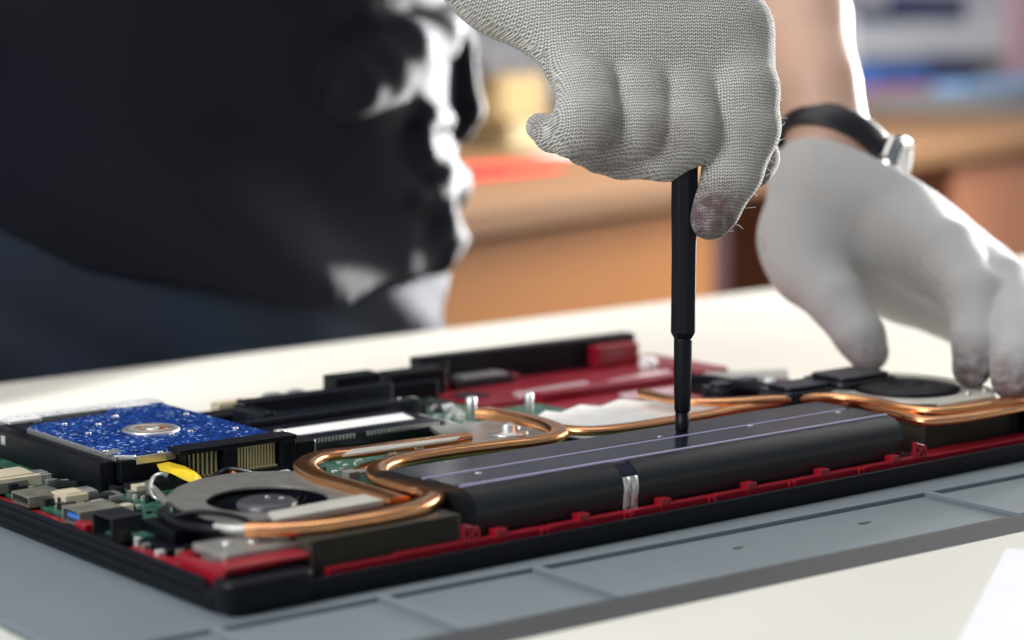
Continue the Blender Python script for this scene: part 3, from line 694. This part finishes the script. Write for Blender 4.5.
q = MB(); p = [oz(*a, 15) for a in ((700, 378), (790, 378), (790, 369), (705, 372))]; q.prism([(x, y) for x, y, z in p], 12, 15); q.build('grey_panel', 'dull_metal', lap, .3)

for o_ in list(lap.children):
    k = o_.name.split('.')[0]
    if k in ('hard_drive', 'memory_slot', 'memory_module', 'rear_wall', 'red_drive_bay', 'rear_socket_block'): o_.location.x += .0052
    if k in ('rear_wall', 'red_drive_bay'): o_.location.y -= .004
dx_, dy_ = 210-PIV[0], 135-PIV[1]
lap.location = Vector((PIV[0]+dx_*math.cos(TH)-dy_*math.sin(TH), PIV[1]+dx_*math.sin(TH)+dy_*math.cos(TH), 3))*S; lap.rotation_euler.z = TH
oz = _oz
# ================================================================== screwdriver
tz = 30.2; tx, ty = oz(682, 431, tz)[:2]
sd = empty('screwdriver', (tx, ty, tz))
tag(sd, 'slim black precision screwdriver held upright with its tip on the battery', 'screwdriver')
def zof(py, d=905): return H+(320-py)/F*d*0-0
def zp(py): return at(683, py, 905)[2]
k = 905/F
q = MB()
def hexring(r, z, n=8, tw=0): return [(tx+r*math.cos(2*math.pi*(i+.5)/n), ty+r*math.sin(2*math.pi*(i+.5)/n), z) for i in range(n)]
rings = [hexring(3.6, zp(338)), hexring(5.4, zp(330)), hexring(5.4, zp(250)), hexring(5.8, zp(200)), hexring(5.6, zp(90)), hexring(4.6, zp(84))]
vs = [v for r in rings for v in r]; n = 8
q.add(vs, [(i*n+j, i*n+(j+1) % n, (i+1)*n+(j+1) % n, (i+1)*n+j) for i in range(len(rings)-1) for j in range(n)]+[tuple(range(n-1, -1, -1)), tuple(range(len(vs)-n, len(vs)))])
q.build('handle', 'black_plastic', sd, .5)
q = MB(); q.lathe((tx, ty, 0), [(0, zp(411)), (3.0, zp(411)), (3.4, zp(409)), (3.7, zp(380)), (3.8, zp(338)), (3.7, zp(336)), (0, zp(336))], 24); q.build('shaft', 'black_plastic', sd)
q = MB(); q.lathe((tx, ty, 0), [(0, tz+.1), (2.6, tz+.1), (2.9, tz+1), (2.9, zp(411)), (0, zp(411))], 16); q.build('bit', 'black_plastic', sd)

# ================================================================== room
GX = lambda x, d, z: cf(x, d, z)
def slab(name, c0, c1, z0, z1, m_, parent=None, bevel=0.):
    q = MB(); q.box(c0[0], c1[0], c0[1], c1[1], z0, z1); return q.build(name, m_, parent, bevel)
struct(slab('floor', (-2500, -2500), (6900, 6900), -760, -745, 'floor_tile'))
struct(slab('wall_back', (-2500, 6800), (6900, 6900), -745, 2000, 'wall_paint'))
struct(slab('wall_right', (6800, -2500), (6900, 6800), -745, 2000, 'wall_paint'))
struct(slab('wall_left', (-2600, -2500), (-2500, 6900), -745, 2000, 'wall_paint'))

# the long desk behind: front edge follows the picture's two points at table height
a = np.array(oz(462, 212, 0)); b = np.array(oz(667, 184, 0)); ang = math.atan2(b[1]-a[1], b[0]-a[0])
dk = empty('office_desk', (a[0], a[1], -745), ang)
tag(dk, 'long brown wooden office desk standing behind the work table', 'desk')
Lx = np.linalg.norm(b-a)/205.
def DK(q, name, m_, bevel=0.): o = q.build(name, m_, None, bevel); o.parent = dk; return o
def dkx(px):      # desk coordinate of a picture column on its front edge
    r = ray(px, 200)[:2]; d = np.array([math.cos(ang), math.sin(ang)]); n_ = np.array([-d[1], d[0]])
    t_ = ((a[:2]-CAM[:2])@n_)/(r@n_); return float((CAM[:2]+r*t_-a[:2])@d)
q = MB(); q.box(-900, dkx(1024)+900, 0, 1450, 715, 745); DK(q, 'desktop', 'wood_edge', 3)
q = MB(); q.box(-860, dkx(735), 30, 60, 40, 705); DK(q, 'front_panel', 'wood', 2)
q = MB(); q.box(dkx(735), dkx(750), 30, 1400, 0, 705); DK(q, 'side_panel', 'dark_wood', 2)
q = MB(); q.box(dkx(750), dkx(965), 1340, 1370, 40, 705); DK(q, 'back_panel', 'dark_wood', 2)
q = MB(); q.box(dkx(965), dkx(1024)+860, 20, 1400, 0, 705); DK(q, 'drawer_cabinet', 'wood_right', 3)
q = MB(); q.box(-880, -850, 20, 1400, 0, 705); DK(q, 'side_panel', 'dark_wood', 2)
ca, sa = math.cos(ang), math.sin(ang)
def dw(x, y): return (a[0]+x*ca-y*sa, a[1]+x*sa+y*ca)
def px_per_mm(px): return 1
def ondesk(px, depth):
    """desk x for a picture column at the given depth behind the front edge"""
    r = ray(px, 200)[:2]; d = np.array([ca, sa]); n_ = np.array([-sa, ca])
    t_ = ((a[:2]-CAM[:2])@n_+depth)/(r@n_); return float((CAM[:2]+r*t_-a[:2])@d)
def dz(px, py, depth):
    x = ondesk(px, depth); w = dw(x, depth); r = ray(px, py); t_ = math.hypot(w[0]-CAM[0], w[1]-CAM[1])/math.hypot(r[0], r[1]); return H+r[2]*t_
def item(name, m_, px0, px1, py_top, depth, dep, label, cat, py_bot=None, group=None, bevel=2., extra=None):
    x1 = ondesk(px1, depth); x0 = min(ondesk(px0, depth+dep), x1-40); zt = dz((px0+px1)/2, py_top, depth); zb = 2. if py_bot is None else dz((px0+px1)/2, py_bot, depth)
    w = dw(x0, depth); o = MB(); o.box(0, x1-x0, 0, dep, 0, zt-zb); ob = o.build(name, m_, None, bevel); ob.location = Vector((w[0], w[1], zb))*S; ob.rotation_euler.z = ang
    tag(ob, label, cat, group); 
    if extra: extra(ob, x1-x0, dep, zt-zb)
    return ob, zt
def lid(ob, w, d, h):
    q = MB(); q.box(-4, w+4, -4, d+4, h-25, h+2); o = q.build('box_lid', 'cream_box', None, 2); o.parent = ob
b1, z1 = item('storage_box', 'cream_light', 380, 548, 124, 520, 250, 'pale cream storage box on the wooden desk behind the shirt', 'box', extra=None)
b2, z2 = item('cardboard_box', 'cream_box', 370, 545, 78, 515, 250, 'yellowish cardboard box stacked on the pale cream storage box', 'box', py_bot=124)
def lens(ob, w, d, h):
    for i in range(3):
        q = MB(); q.box(w*.1, w*.9, -3, 1, h*(.2+.25*i), h*(.3+.25*i)); o = q.build('vent_slot', 'grey_dark', None, 1); o.parent = ob
b3, z3 = item('dark_box', 'grey_dark', 370, 530, 54, 530, 220, 'dark flat box on top of the yellowish cardboard box', 'box', py_bot=78, extra=lens)
def spine(c):
    def f(ob, w, d, h):
        q = MB(); q.box(3, w-3, 2, d-2, h*.15, h*.85); q.box(w*.02, w*.98, -.8, d*.5, h*.3, h*.7); o = q.build('page_block', c, None); o.parent = ob
    return f
item('red_folder', 'paper_red', 380, 566, 176, 230, 110, 'bright red folder lying on the front edge of the wooden desk', 'folder', extra=spine('paper_red'))
item('paper_stack', 'paper_white', 530, 634, 158, 400, 80, 'stack of white papers on the wooden desk beside the red folder', 'papers')
item('folder', 'paper_pink', 830, 932, 89, 1000, 75, 'pinkish red folder lying on the desk behind the wristwatch', 'folder', extra=spine('paper_pink'))
item('folder', 'paper_blue', 848, 925, 64, 1090, 75, 'dark blue folder behind the pinkish red folder', 'folder', extra=spine('paper_blue'))
item('folder', 'paper_sky', 930, 1090, 80, 880, 90, 'light blue folder lying on the desk beside the pinkish red folder', 'folder', extra=spine('paper_sky'))
item('book', 'navy', 925, 975, 58, 1180, 50, 'navy blue book behind the light blue folder', 'book', extra=spine('navy'))
def printer(ob, w, d, h):
    q = MB(); q.box(w*.02, w*.98, -4, 2, h*.08, h*.42); o = q.build('paper_slot', 'grey_dark', None, 1); o.parent = ob
    q = MB(); q.box(0, w*.3, -3, 2, h*.9, h+20); q.box(w*.3, w*.7, -3, 60, h*.92, h+70); o = q.build('scanner_lid', 'navy', None, 3); o.parent = ob
item('printer', 'grey_plastic', 832, 1000, 16, 1250, 60, 'pale grey printer with dark slot at the back of the desk', 'printer', bevel=8, extra=printer)
item('binder', 'pink_binder', 997, 1085, -40, 1330, 70, 'tall pale pink binder standing at the right of the desk', 'binder')
item('small_box', 'olive', 842, 856, 44, 1320, 20, 'small olive green box standing beside the pale forearm', 'box')

# ================================================================== person
def G(px, py, d, r): return (at(px, py, d), r*d/F)
per = empty('person', (352, 640, -745))
tag(per, 'person in black T-shirt and jeans with grey knit gloves repairing the laptop', 'person')
XC, YC = 352., 648.
# right glove (grips the screwdriver)
fingers = [
    ('s', [G(576, 60, 892, 29), G(588, 92, 880, 31), G(588, 120, 875, 35), G(573, 132, 882, 26), G(553, 133, 892, 19), G(540, 127, 901, 14.5)]),
    ('s', [G(632, 60, 894, 30), G(640, 96, 885, 32), G(641, 124, 881, 33), G(622, 138, 888, 26), G(598, 150, 896, 21), G(582, 150, 904, 16)]),
    ('s', [G(685, 55, 895, 30), G(688, 98, 889, 32), G(688, 131, 884, 35), G(665, 152, 890, 29), G(622, 157, 900, 22), G(598, 157, 908, 17)]),
    ('s', [G(734, 50, 896, 33), G(744, 90, 890, 35), G(746, 128, 889, 34), G(733, 170, 889, 30), G(716, 208, 891, 24), G(710, 217, 892, 23)]),
]
_rw = np.array(at(500, -40, 928)); _re = np.array((130, 350, 385)); _ra = (_re-_rw)/np.linalg.norm(_re-_rw)
palm = [(tuple(_rw+_ra*78), 28.), G(505, -38, 925, 64), G(570, 8, 908, 60), G(583, 50, 898, 40), G(588, 82, 894, 35)]
palm2 = [G(520, -30, 925, 60), G(610, -10, 908, 62), G(638, 40, 898, 44), G(641, 82, 896, 37)]
palm3 = [G(530, -35, 925, 60), G(650, -20, 906, 60), G(692, 35, 898, 44), G(692, 80, 897, 37)]
palm4 = [G(540, -40, 928, 58), G(672, -30, 908, 55), G(732, 30, 900, 38), G(739, 62, 897, 36)]
palm5 = [G(590, 60, 930, 40), G(700, 60, 930, 40)]
thumb = [G(640, 10, 935, 50), G(722, 80, 935, 34), G(746, 130, 926, 24), G(757, 158, 916, 21), G(755, 170, 911, 18)]
def rglove(P):
    d = chain(P, palm, 8)
    for c in (palm2, palm3, palm4, palm5): d = smin(d, chain(P, c, 8), 14)
    d = smin(d, chain(P, thumb, 4), 8)
    f = None
    for _, c in fingers:
        q = chain(P, c, 2.5); f = q if f is None else smin(f, q, .35)
    d = smin(d, f, 3.)
    d = np.maximum(d, (P-(_rw+_ra*66))@_ra.astype(np.float32))
    if CR is not None: d = -smin(-d, chain(P, CR, 1) , 1.2) if False else np.maximum(d, -chain(P, CR, 1))
    return d
CR = None
def hit(fn, px, py, d0=830, d1=980):
    P = np.array([at(px, py, d) for d in np.arange(d0, d1, .5)], np.float32); v = fn(P); k = int(np.argmax(v < 0)); return P[k]
CR = [(hit(rglove, px, py)-FWD*.4, r) for px, py, r in ((545, 47, .3), (545, 54, 1.3), (546, 63, 1.9), (548, 72, 2.0), (549, 80, 1.6), (550, 86, .3))]
allp = [p for c in [palm, palm2, palm3, palm4, palm5, thumb]+[f[1] for f in fingers] for p in c]
lo, hi = bounds(allp, 3)
tips = [np.array(at(708, 222, 880)), np.array(at(535, 125, 890)), np.array(at(600, 165, 890)), np.array(at(583, 155, 885)), np.array(at(604, 150, 870)), np.array(at(668, 140, 868)), np.array(at(602, 128, 868)), np.array(at(762, 170, 900)), np.array(at(735, 130, 868))]
tw = [(1.3, 17), (.5, 8), (.55, 11), (.5, 8), (.45, 12), (.45, 13), (.45, 12), (1.3, 12), (.3, 14)]
def knit_uv(v):
    p = v-np.array([CAM[0], CAM[1], 0]); u = p@RIGHT; w = p@FWD
    return np.stack([u+.35*w, v[:, 2]+.25*w, w*.3], 1)
def dirt(v):
    d = np.zeros(len(v))
    for t_, (a, r) in zip(tips, tw): d = np.maximum(d, a*np.clip(1.3-np.linalg.norm(v-t_, axis=1)/r, 0, 1))
    return np.clip(d, 0, 1)
sdf_obj('glove', rglove, lo, hi, 1.15, 'glove', per, {'knit': ('FLOAT_VECTOR', knit_uv), 'dirt': ('FLOAT', dirt)}, 2)
ZV = np.array([0, 0, 1.]); wc = np.array(at(836, 150, 1130)); e1 = RIGHT*.86-ZV*.5; e1 /= np.linalg.norm(e1)
e2 = FWD*.76-ZV*.65; e2 -= e1*(e1@e2); e2 /= np.linalg.norm(e2); ax = np.cross(e1, e2)
if ax[2] < 0: ax = -ax
# left glove (fingertips resting on the fan)
lf = [
    [G(800, 232, 1118, 40), G(812, 268, 1108, 40), G(836, 300, 1090, 29), G(860, 336, 1078, 25), G(868, 352, 1074, 21)],
    [G(905, 235, 1095, 40), G(945, 255, 1072, 36), G(975, 295, 1040, 30), G(977, 340, 1027, 25), G(972, 368, 1022, 20)],
    [G(960, 262, 1090, 36), G(1000, 288, 1055, 32), G(1022, 330, 1020, 29), G(1016, 368, 1006, 25), G(1012, 380, 1003, 21)],
    [G(990, 285, 1100, 36), G(1050, 310, 1060, 32), G(1078, 345, 1025, 28), G(1072, 385, 1008, 22)],
    [G(1010, 300, 1120, 34), G(1085, 325, 1085, 29), G(1118, 360, 1050, 25), G(1112, 392, 1035, 20)]]
lp = [[G(832, 148, 1127, 45), G(824, 190, 1125, 52), G(812, 245, 1118, 52)], [G(838, 150, 1127, 45), G(868, 205, 1115, 50), G(925, 245, 1095, 42)],
      [G(838, 160, 1130, 45), G(890, 225, 1120, 50), G(970, 275, 1100, 42)], [G(835, 170, 1135, 45), G(885, 245, 1142, 44), G(1000, 300, 1122, 36)], [G(825, 245, 1128, 46), G(905, 285, 1150, 36), G(960, 315, 1140, 30)]]
def lglove(P):
    d = None
    for c in lp:
        q = chain(P, c, 8); d = q if d is None else smin(d, q, 14)
    f = None
    for c in lf:
        q = chain(P, c, 3); f = q if f is None else smin(f, q, 2.5)
    d = smin(d, f, 7); A0 = wc-ax*15; n0 = ax
    return np.maximum(d, ((P-A0)@n0.astype(np.float32)))
lo, hi = bounds([p for c in lf+lp for p in c], 3)
tips2 = [(np.array(lf[0][-1][0]), .8, 15), (np.array(lf[1][-1][0]), 1.1, 18), (np.array(lf[2][-1][0]), 1.1, 18)]
def dirt2(v):
    d = np.zeros(len(v))
    for t_, a, r in tips2: d = np.maximum(d, a*np.clip(1.4-np.linalg.norm(v-(t_-np.array([0, 0, 6])), axis=1)/r, 0, 1))
    return np.clip(d, 0, 1)
sdf_obj('glove', lglove, lo, hi, 1.6, 'glove_far', per, {'knit': ('FLOAT_VECTOR', knit_uv), 'dirt': ('FLOAT', dirt2)}, 2)

# body
RS, LS = (180, 590, 520), (520, 590, 520); RE, LE = (130, 350, 385), (555, 365, 350)
RW, LW = at(500, -40, 928), at(831, 152, 1127)
LM = at(797, 15, 1170)
def body(P):
    d = smin(ell(P, (XC, YC+5, 60), (165, 92, 170)), ell(P, (XC, YC-5, 330), (165, 88, 270)), 60)
    d = smin(d, cone(P, RS, LS, 52, 52), 40)
    d = smin(d, chain(P, [(RS, 50), (RE, 40), (RW, 24)], 15), 14)
    d = smin(d, chain(P, [(LS, 50), (LE, 40), (LM, 28), (at(818, 85, 1140), 21.5), (LW, 22), (at(830, 190, 1122), 20)], 8), 14)
    d = smin(d, cone(P, (XC, 590, 540), (XC, 560, 640), 52, 50), 25)
    d = smin(d, ell(P, (XC, 535, 725), (74, 92, 112)), 22)
    d = smin(d, cone(P, (XC, 452, 722), (XC, 438, 700), 7, 12), 8)           # nose
    for s in (-1, 1):
        d = smin(d, ell(P, (XC+s*75, 545, 718), (9, 18, 30)), 5)
        d = smin(d, cone(P, (XC+s*85, YC, 0), (XC+s*95, YC+10, -330), 80, 58), 30)
        d = smin(d, cone(P, (XC+s*95, YC+10, -330), (XC+s*100, YC+30, -660), 56, 36), 20)
    return d
lo, hi = (60, 90, -720), (680, 760, 850)
sdf_obj('body', body, lo, hi, 6.5, 'skin', per, None, 2)
for s in (-1, 1):
    q = MB(); x, y, z = XC+s*28, 449, 735; q.lathe((x, y, z), [(0, -9), (6, -7), (9, 0), (6, 7), (0, 9)], 16); q.build('eye', 'white_label', per)
q = MB(); q.tube([(XC-22, 452, 668), (XC, 446, 666), (XC+22, 452, 668)], 3, 3, 8); q.build('mouth', 'paper_pink', per)
sdf_obj('hair', lambda P: np.maximum(ell(P, (XC, 545, 745), (84, 100, 108)), -(P[..., 1]*.9+P[..., 2]*1.-(478*.9+745))*.7), (240, 420, 600), (460, 680, 880), 6, 'hair', per)

def tor(py_d): return 0
def surf(px, py, off=0, a=190., b=122.):
    """point of the torso's oval seen at a picture place"""
    r = ray(px, py); ox, oy = (CAM[0]-XC)/a, (CAM[1]-YC)/b; dx, dy = r[0]/a, r[1]/b
    A = dx*dx+dy*dy; B = ox*dx+oy*dy; Cc = ox*ox+oy*oy-1; D_ = B*B-A*Cc
    t_ = (-B-math.sqrt(max(D_, 0)))/A; return tuple(CAM+r*(t_-off))
ridges = [
    ([(332, 108), (352, 86), (378, 66), (402, 46), (430, 30)], 15, 9),
    ([(372, 100), (388, 76), (412, 56), (438, 38), (452, 20)], 12, 9),
    ([(372, 22), (400, 36), (425, 34)], 7, 6),
    ([(452, 15), (461, 45), (463, 80), (470, 110), (462, 132)], 8, 8),
    ([(424, 152), (420, 130), (428, 116), (446, 120)], 7, 7),
    ([(424, 152), (440, 168), (456, 182), (460, 196)], 8, 8),
    ([(448, 188), (440, 200), (444, 222), (452, 240), (446, 262)], 8, 7),
    ([(418, 200), (432, 196), (446, 190)], 6, 5),
    ([(466, 240), (450, 236), (436, 236)], 5, 4),
]
RD = [[(surf(px, py, 16 if k_ < 2 else 6), (r*1.3 if 0 < i < len(L)-1 else r2)) for i, (px, py) in enumerate(L)] for k_, (L, r, r2) in enumerate(ridges)]
def shirt(P):
    q = (P-np.array([XC, YC, 0], np.float32)); z = P[..., 2]
    fl = 1.0
    rx, ry = 190*fl, 122*fl
    ex = np.sqrt((q[..., 0]/rx)**2+(q[..., 1]/ry)**2); d = (ex-1)*118
    th = np.arctan2(q[..., 1]*1.5, q[..., 0])
    hem = 33-6*np.cos(th)
    d = np.maximum(d, -(z-hem)); d = -smin(-d, -(z-505), 45)
    # broad hanging folds sweeping down across the front
    s = q[..., 0]*.95+z*.9
    w = np.sin(s/36+1.2*np.sin(z/90.))*8+np.sin((q[..., 0]*.35+z*1.1)/24+.7*np.sin(q[..., 0]/60))*4.5
    d = d-w*(1-1.*np.clip((q[..., 0]-20)/80, 0, 1))
    d = smin(d, cone(P, RS, LS, 62, 62), 30)
    for a, e in ((RS, RE), (LS, LE)):
        A = np.array(a); E = A+(np.array(e)-A)*.62; d = smin(d, cone(P, A, E, 64, 62), 25)
    d = smin(d, cone(P, (XC, 590, 520), (XC, 575, 575), 62, 55), 20)
    for c in RD: d = smin(d, chain(P, c, 4), 7)
    return d
sdf_obj('t_shirt', shirt, (70, 380, -40), (660, 790, 620), 4.2, 'shirt', per, None, 2)
def jeans(P):
    q = P-np.array([XC, YC, 0], np.float32); z = P[..., 2]
    ex = np.sqrt((q[..., 0]/186)**2+(q[..., 1]/108)**2); d = np.maximum((ex-1)*106, np.maximum(z-90, -110-z))
    for s in (-1, 1):
        w = 2.5*np.sin(z/17+q[..., 0]/25)
        d = smin(d, cone(P, (XC+s*86, YC, -90), (XC+s*96, YC+10, -330), 84, 70)-w, 25)
        d = smin(d, cone(P, (XC+s*96, YC+10, -330), (XC+s*100, YC+28, -690), 70, 60)-w, 20)
    w2 = 3*np.sin((q[..., 0]+z*1.6)/15)*np.clip((60-z)/80, 0, 1)
    return d-w2
sdf_obj('jeans', jeans, (120, 480, -765+22), (590, 780, 110), 6, 'denim', per, None, 2)
for s in (-1, 1):
    def shoe(P, s=s): return np.maximum(smin(ell(P, (XC+s*100, 620, -715), (48, 70, 38)), ell(P, (XC+s*102, 530, -728), (46, 75, 26)), 25), -(P[..., 2]+744.5))
    sdf_obj('shoe', shoe, (XC+s*100-60, 440, -748), (XC+s*100+60, 720, -660), 5, 'grey_dark', per)
# wristwatch
q = MB(); vs = []; n = 48; pr = [(0, -7.5), (2.2, -7.9), (3.2, -6), (3.2, 6), (2.2, 7.9), (0, 7.5)]
for k_ in range(n):
    a = 2*math.pi*k_/n
    for r, h in pr: vs.append(tuple(wc+e1*(29+r)*math.cos(a)+e2*(24+r)*math.sin(a)+ax*h))
m_ = len(pr); q.add(vs, [(k_*m_+j, ((k_+1) % n)*m_+j, ((k_+1) % n)*m_+(j+1) % m_, k_*m_+(j+1) % m_) for k_ in range(n) for j in range(m_)], True)
ww = q.build('wristwatch', 'strap', per)
cc = wc+e1*29-e2*8; nn = e1*.87-e2*.5; nn /= np.linalg.norm(nn); f1 = ax-nn*(ax@nn); f1 /= np.linalg.norm(f1); f2 = np.cross(nn, f1)
def disc(prof, name, m_):
    q = MB(); vs = []; n = 36
    for k_ in range(n):
        a = 2*math.pi*k_/n
        for r, h in prof: vs.append(tuple(cc+f1*r*math.cos(a)+f2*r*math.sin(a)+nn*h))
    m2_ = len(prof); q.add(vs, [(k_*m2_+j, ((k_+1) % n)*m2_+j, ((k_+1) % n)*m2_+j+1, k_*m2_+j+1) for k_ in range(n) for j in range(m2_-1)], True); return q.build(name, m_, ww)
disc([(0, -3), (18, -3), (19, 0), (19, 4), (17.5, 6.5), (15.5, 6.8), (15.5, 5.5)], 'watch_case', 'watch_metal'); disc([(0, 5.6), (15.6, 5.6)], 'watch_face', 'chip')
for sg in (-1, 1):
    q = MB(); p = cc+f2*sg*17; q.tube([tuple(p-f1*7), tuple(p+f1*7)], 4, 3.5, 10); q.build('lug', 'watch_metal', ww)

# loose lint along the glove's edge
rl = random.Random(3)
for i in range(16):
    px, py = [(756, 24), (766, 52), (774, 78), (779, 100), (781, 118), (780, 130), (778, 146), (773, 160), (766, 176), (757, 192), (748, 208), (737, 224), (728, 232), (776, 150), (781, 140), (770, 168)][i]
    p0 = np.array(at(px-3, py, 891)); L_ = rl.uniform(2, 4); dr = RIGHT*rl.uniform(.4, 1)+ZV*rl.uniform(-.9, .7); dr /= np.linalg.norm(dr); cv = ZV*rl.uniform(-1, 1)+RIGHT*rl.uniform(-.6, .6)
    pts = [tuple(p0+dr*L_*t_+cv*L_*.5*t_*t_+FWD*rl.uniform(-.3, .3)) for t_ in (0, .3, .6, .85, 1)]
    q = MB(); q.tube(spline(pts, 4), .13, .13, 5); q.build('lint_fibre', 'paper_white', per)

# ================================================================== light
W = bpy.data.worlds.new('world'); SC.world = W; W.use_nodes = True
W.node_tree.nodes['Background'].inputs[0].default_value = (.80, .88, 1., 1); W.node_tree.nodes['Background'].inputs[1].default_value = .24
def area(name, loc, tgt, sx, sy, power, col=(1, 1, 1), spread=None):
    l = bpy.data.lights.new(name, 'AREA'); l.shape = 'RECTANGLE'; l.size = sx; l.size_y = sy; l.energy = power; l.color = col
    if spread: l.spread = spread
    o = bpy.data.objects.new(name, l); COL.objects.link(o); o.location = Vector(loc)*S
    o.rotation_euler = (Vector(tgt)*S-o.location).to_track_quat('-Z', 'Y').to_euler(); return o
area('window_light', cf(1750, 2950, 800), cf(150, 1050, 60), 1.5, 1.1, 72, (1, .97, .93))
area('overhead_fill', cf(-200, 1300, 1700), cf(0, 1100, 0), 2.0, 1.2, 14, (1, .98, .95))  # added overhead fill, not a ceiling fixture; brightens the tops of the metal
area('front_softbox', cf(-800, 50, 850), cf(50, 950, 80), .8, .6, 17, (.93, .97, 1))
area('room_fill', cf(700, 2500, 1700), cf(950, 4200, 0), 1.8, 1.2, 190, (1, .98, .95))
l = bpy.data.lights.new('added_shirt_spot', 'SPOT'); l.energy = 1500; l.spot_size = math.radians(15); l.spot_blend = .5; l.shadow_soft_size = .05  # added spot with no visible source; whitens the folds on the shirt's side
o = bpy.data.objects.new('added_shirt_spot', l); COL.objects.link(o); p0 = cf(840, 2660, 190); o.location = Vector(p0)*S
o.rotation_euler = (Vector(cf(-40, 1450, 185))*S-o.location).to_track_quat('-Z', 'Y').to_euler()

l = bpy.data.lights.new('added_arm_spot', 'SPOT'); l.energy = 420; l.spot_size = math.radians(12); l.spot_blend = .6; l.shadow_soft_size = .08  # another added, unseen spot: rim light for the left forearm and glove
o = bpy.data.objects.new('added_arm_spot', l); COL.objects.link(o); o.location = Vector(cf(1150, 2250, 330))*S
o.rotation_euler = (Vector(cf(190, 1120, 145))*S-o.location).to_track_quat('-Z', 'Y').to_euler()
SC.view_settings.view_transform = 'Standard'; SC.view_settings.look = 'None'; SC.view_settings.exposure = -0.08; SC.view_settings.gamma = 1.0
SC.view_settings.use_curve_mapping = False
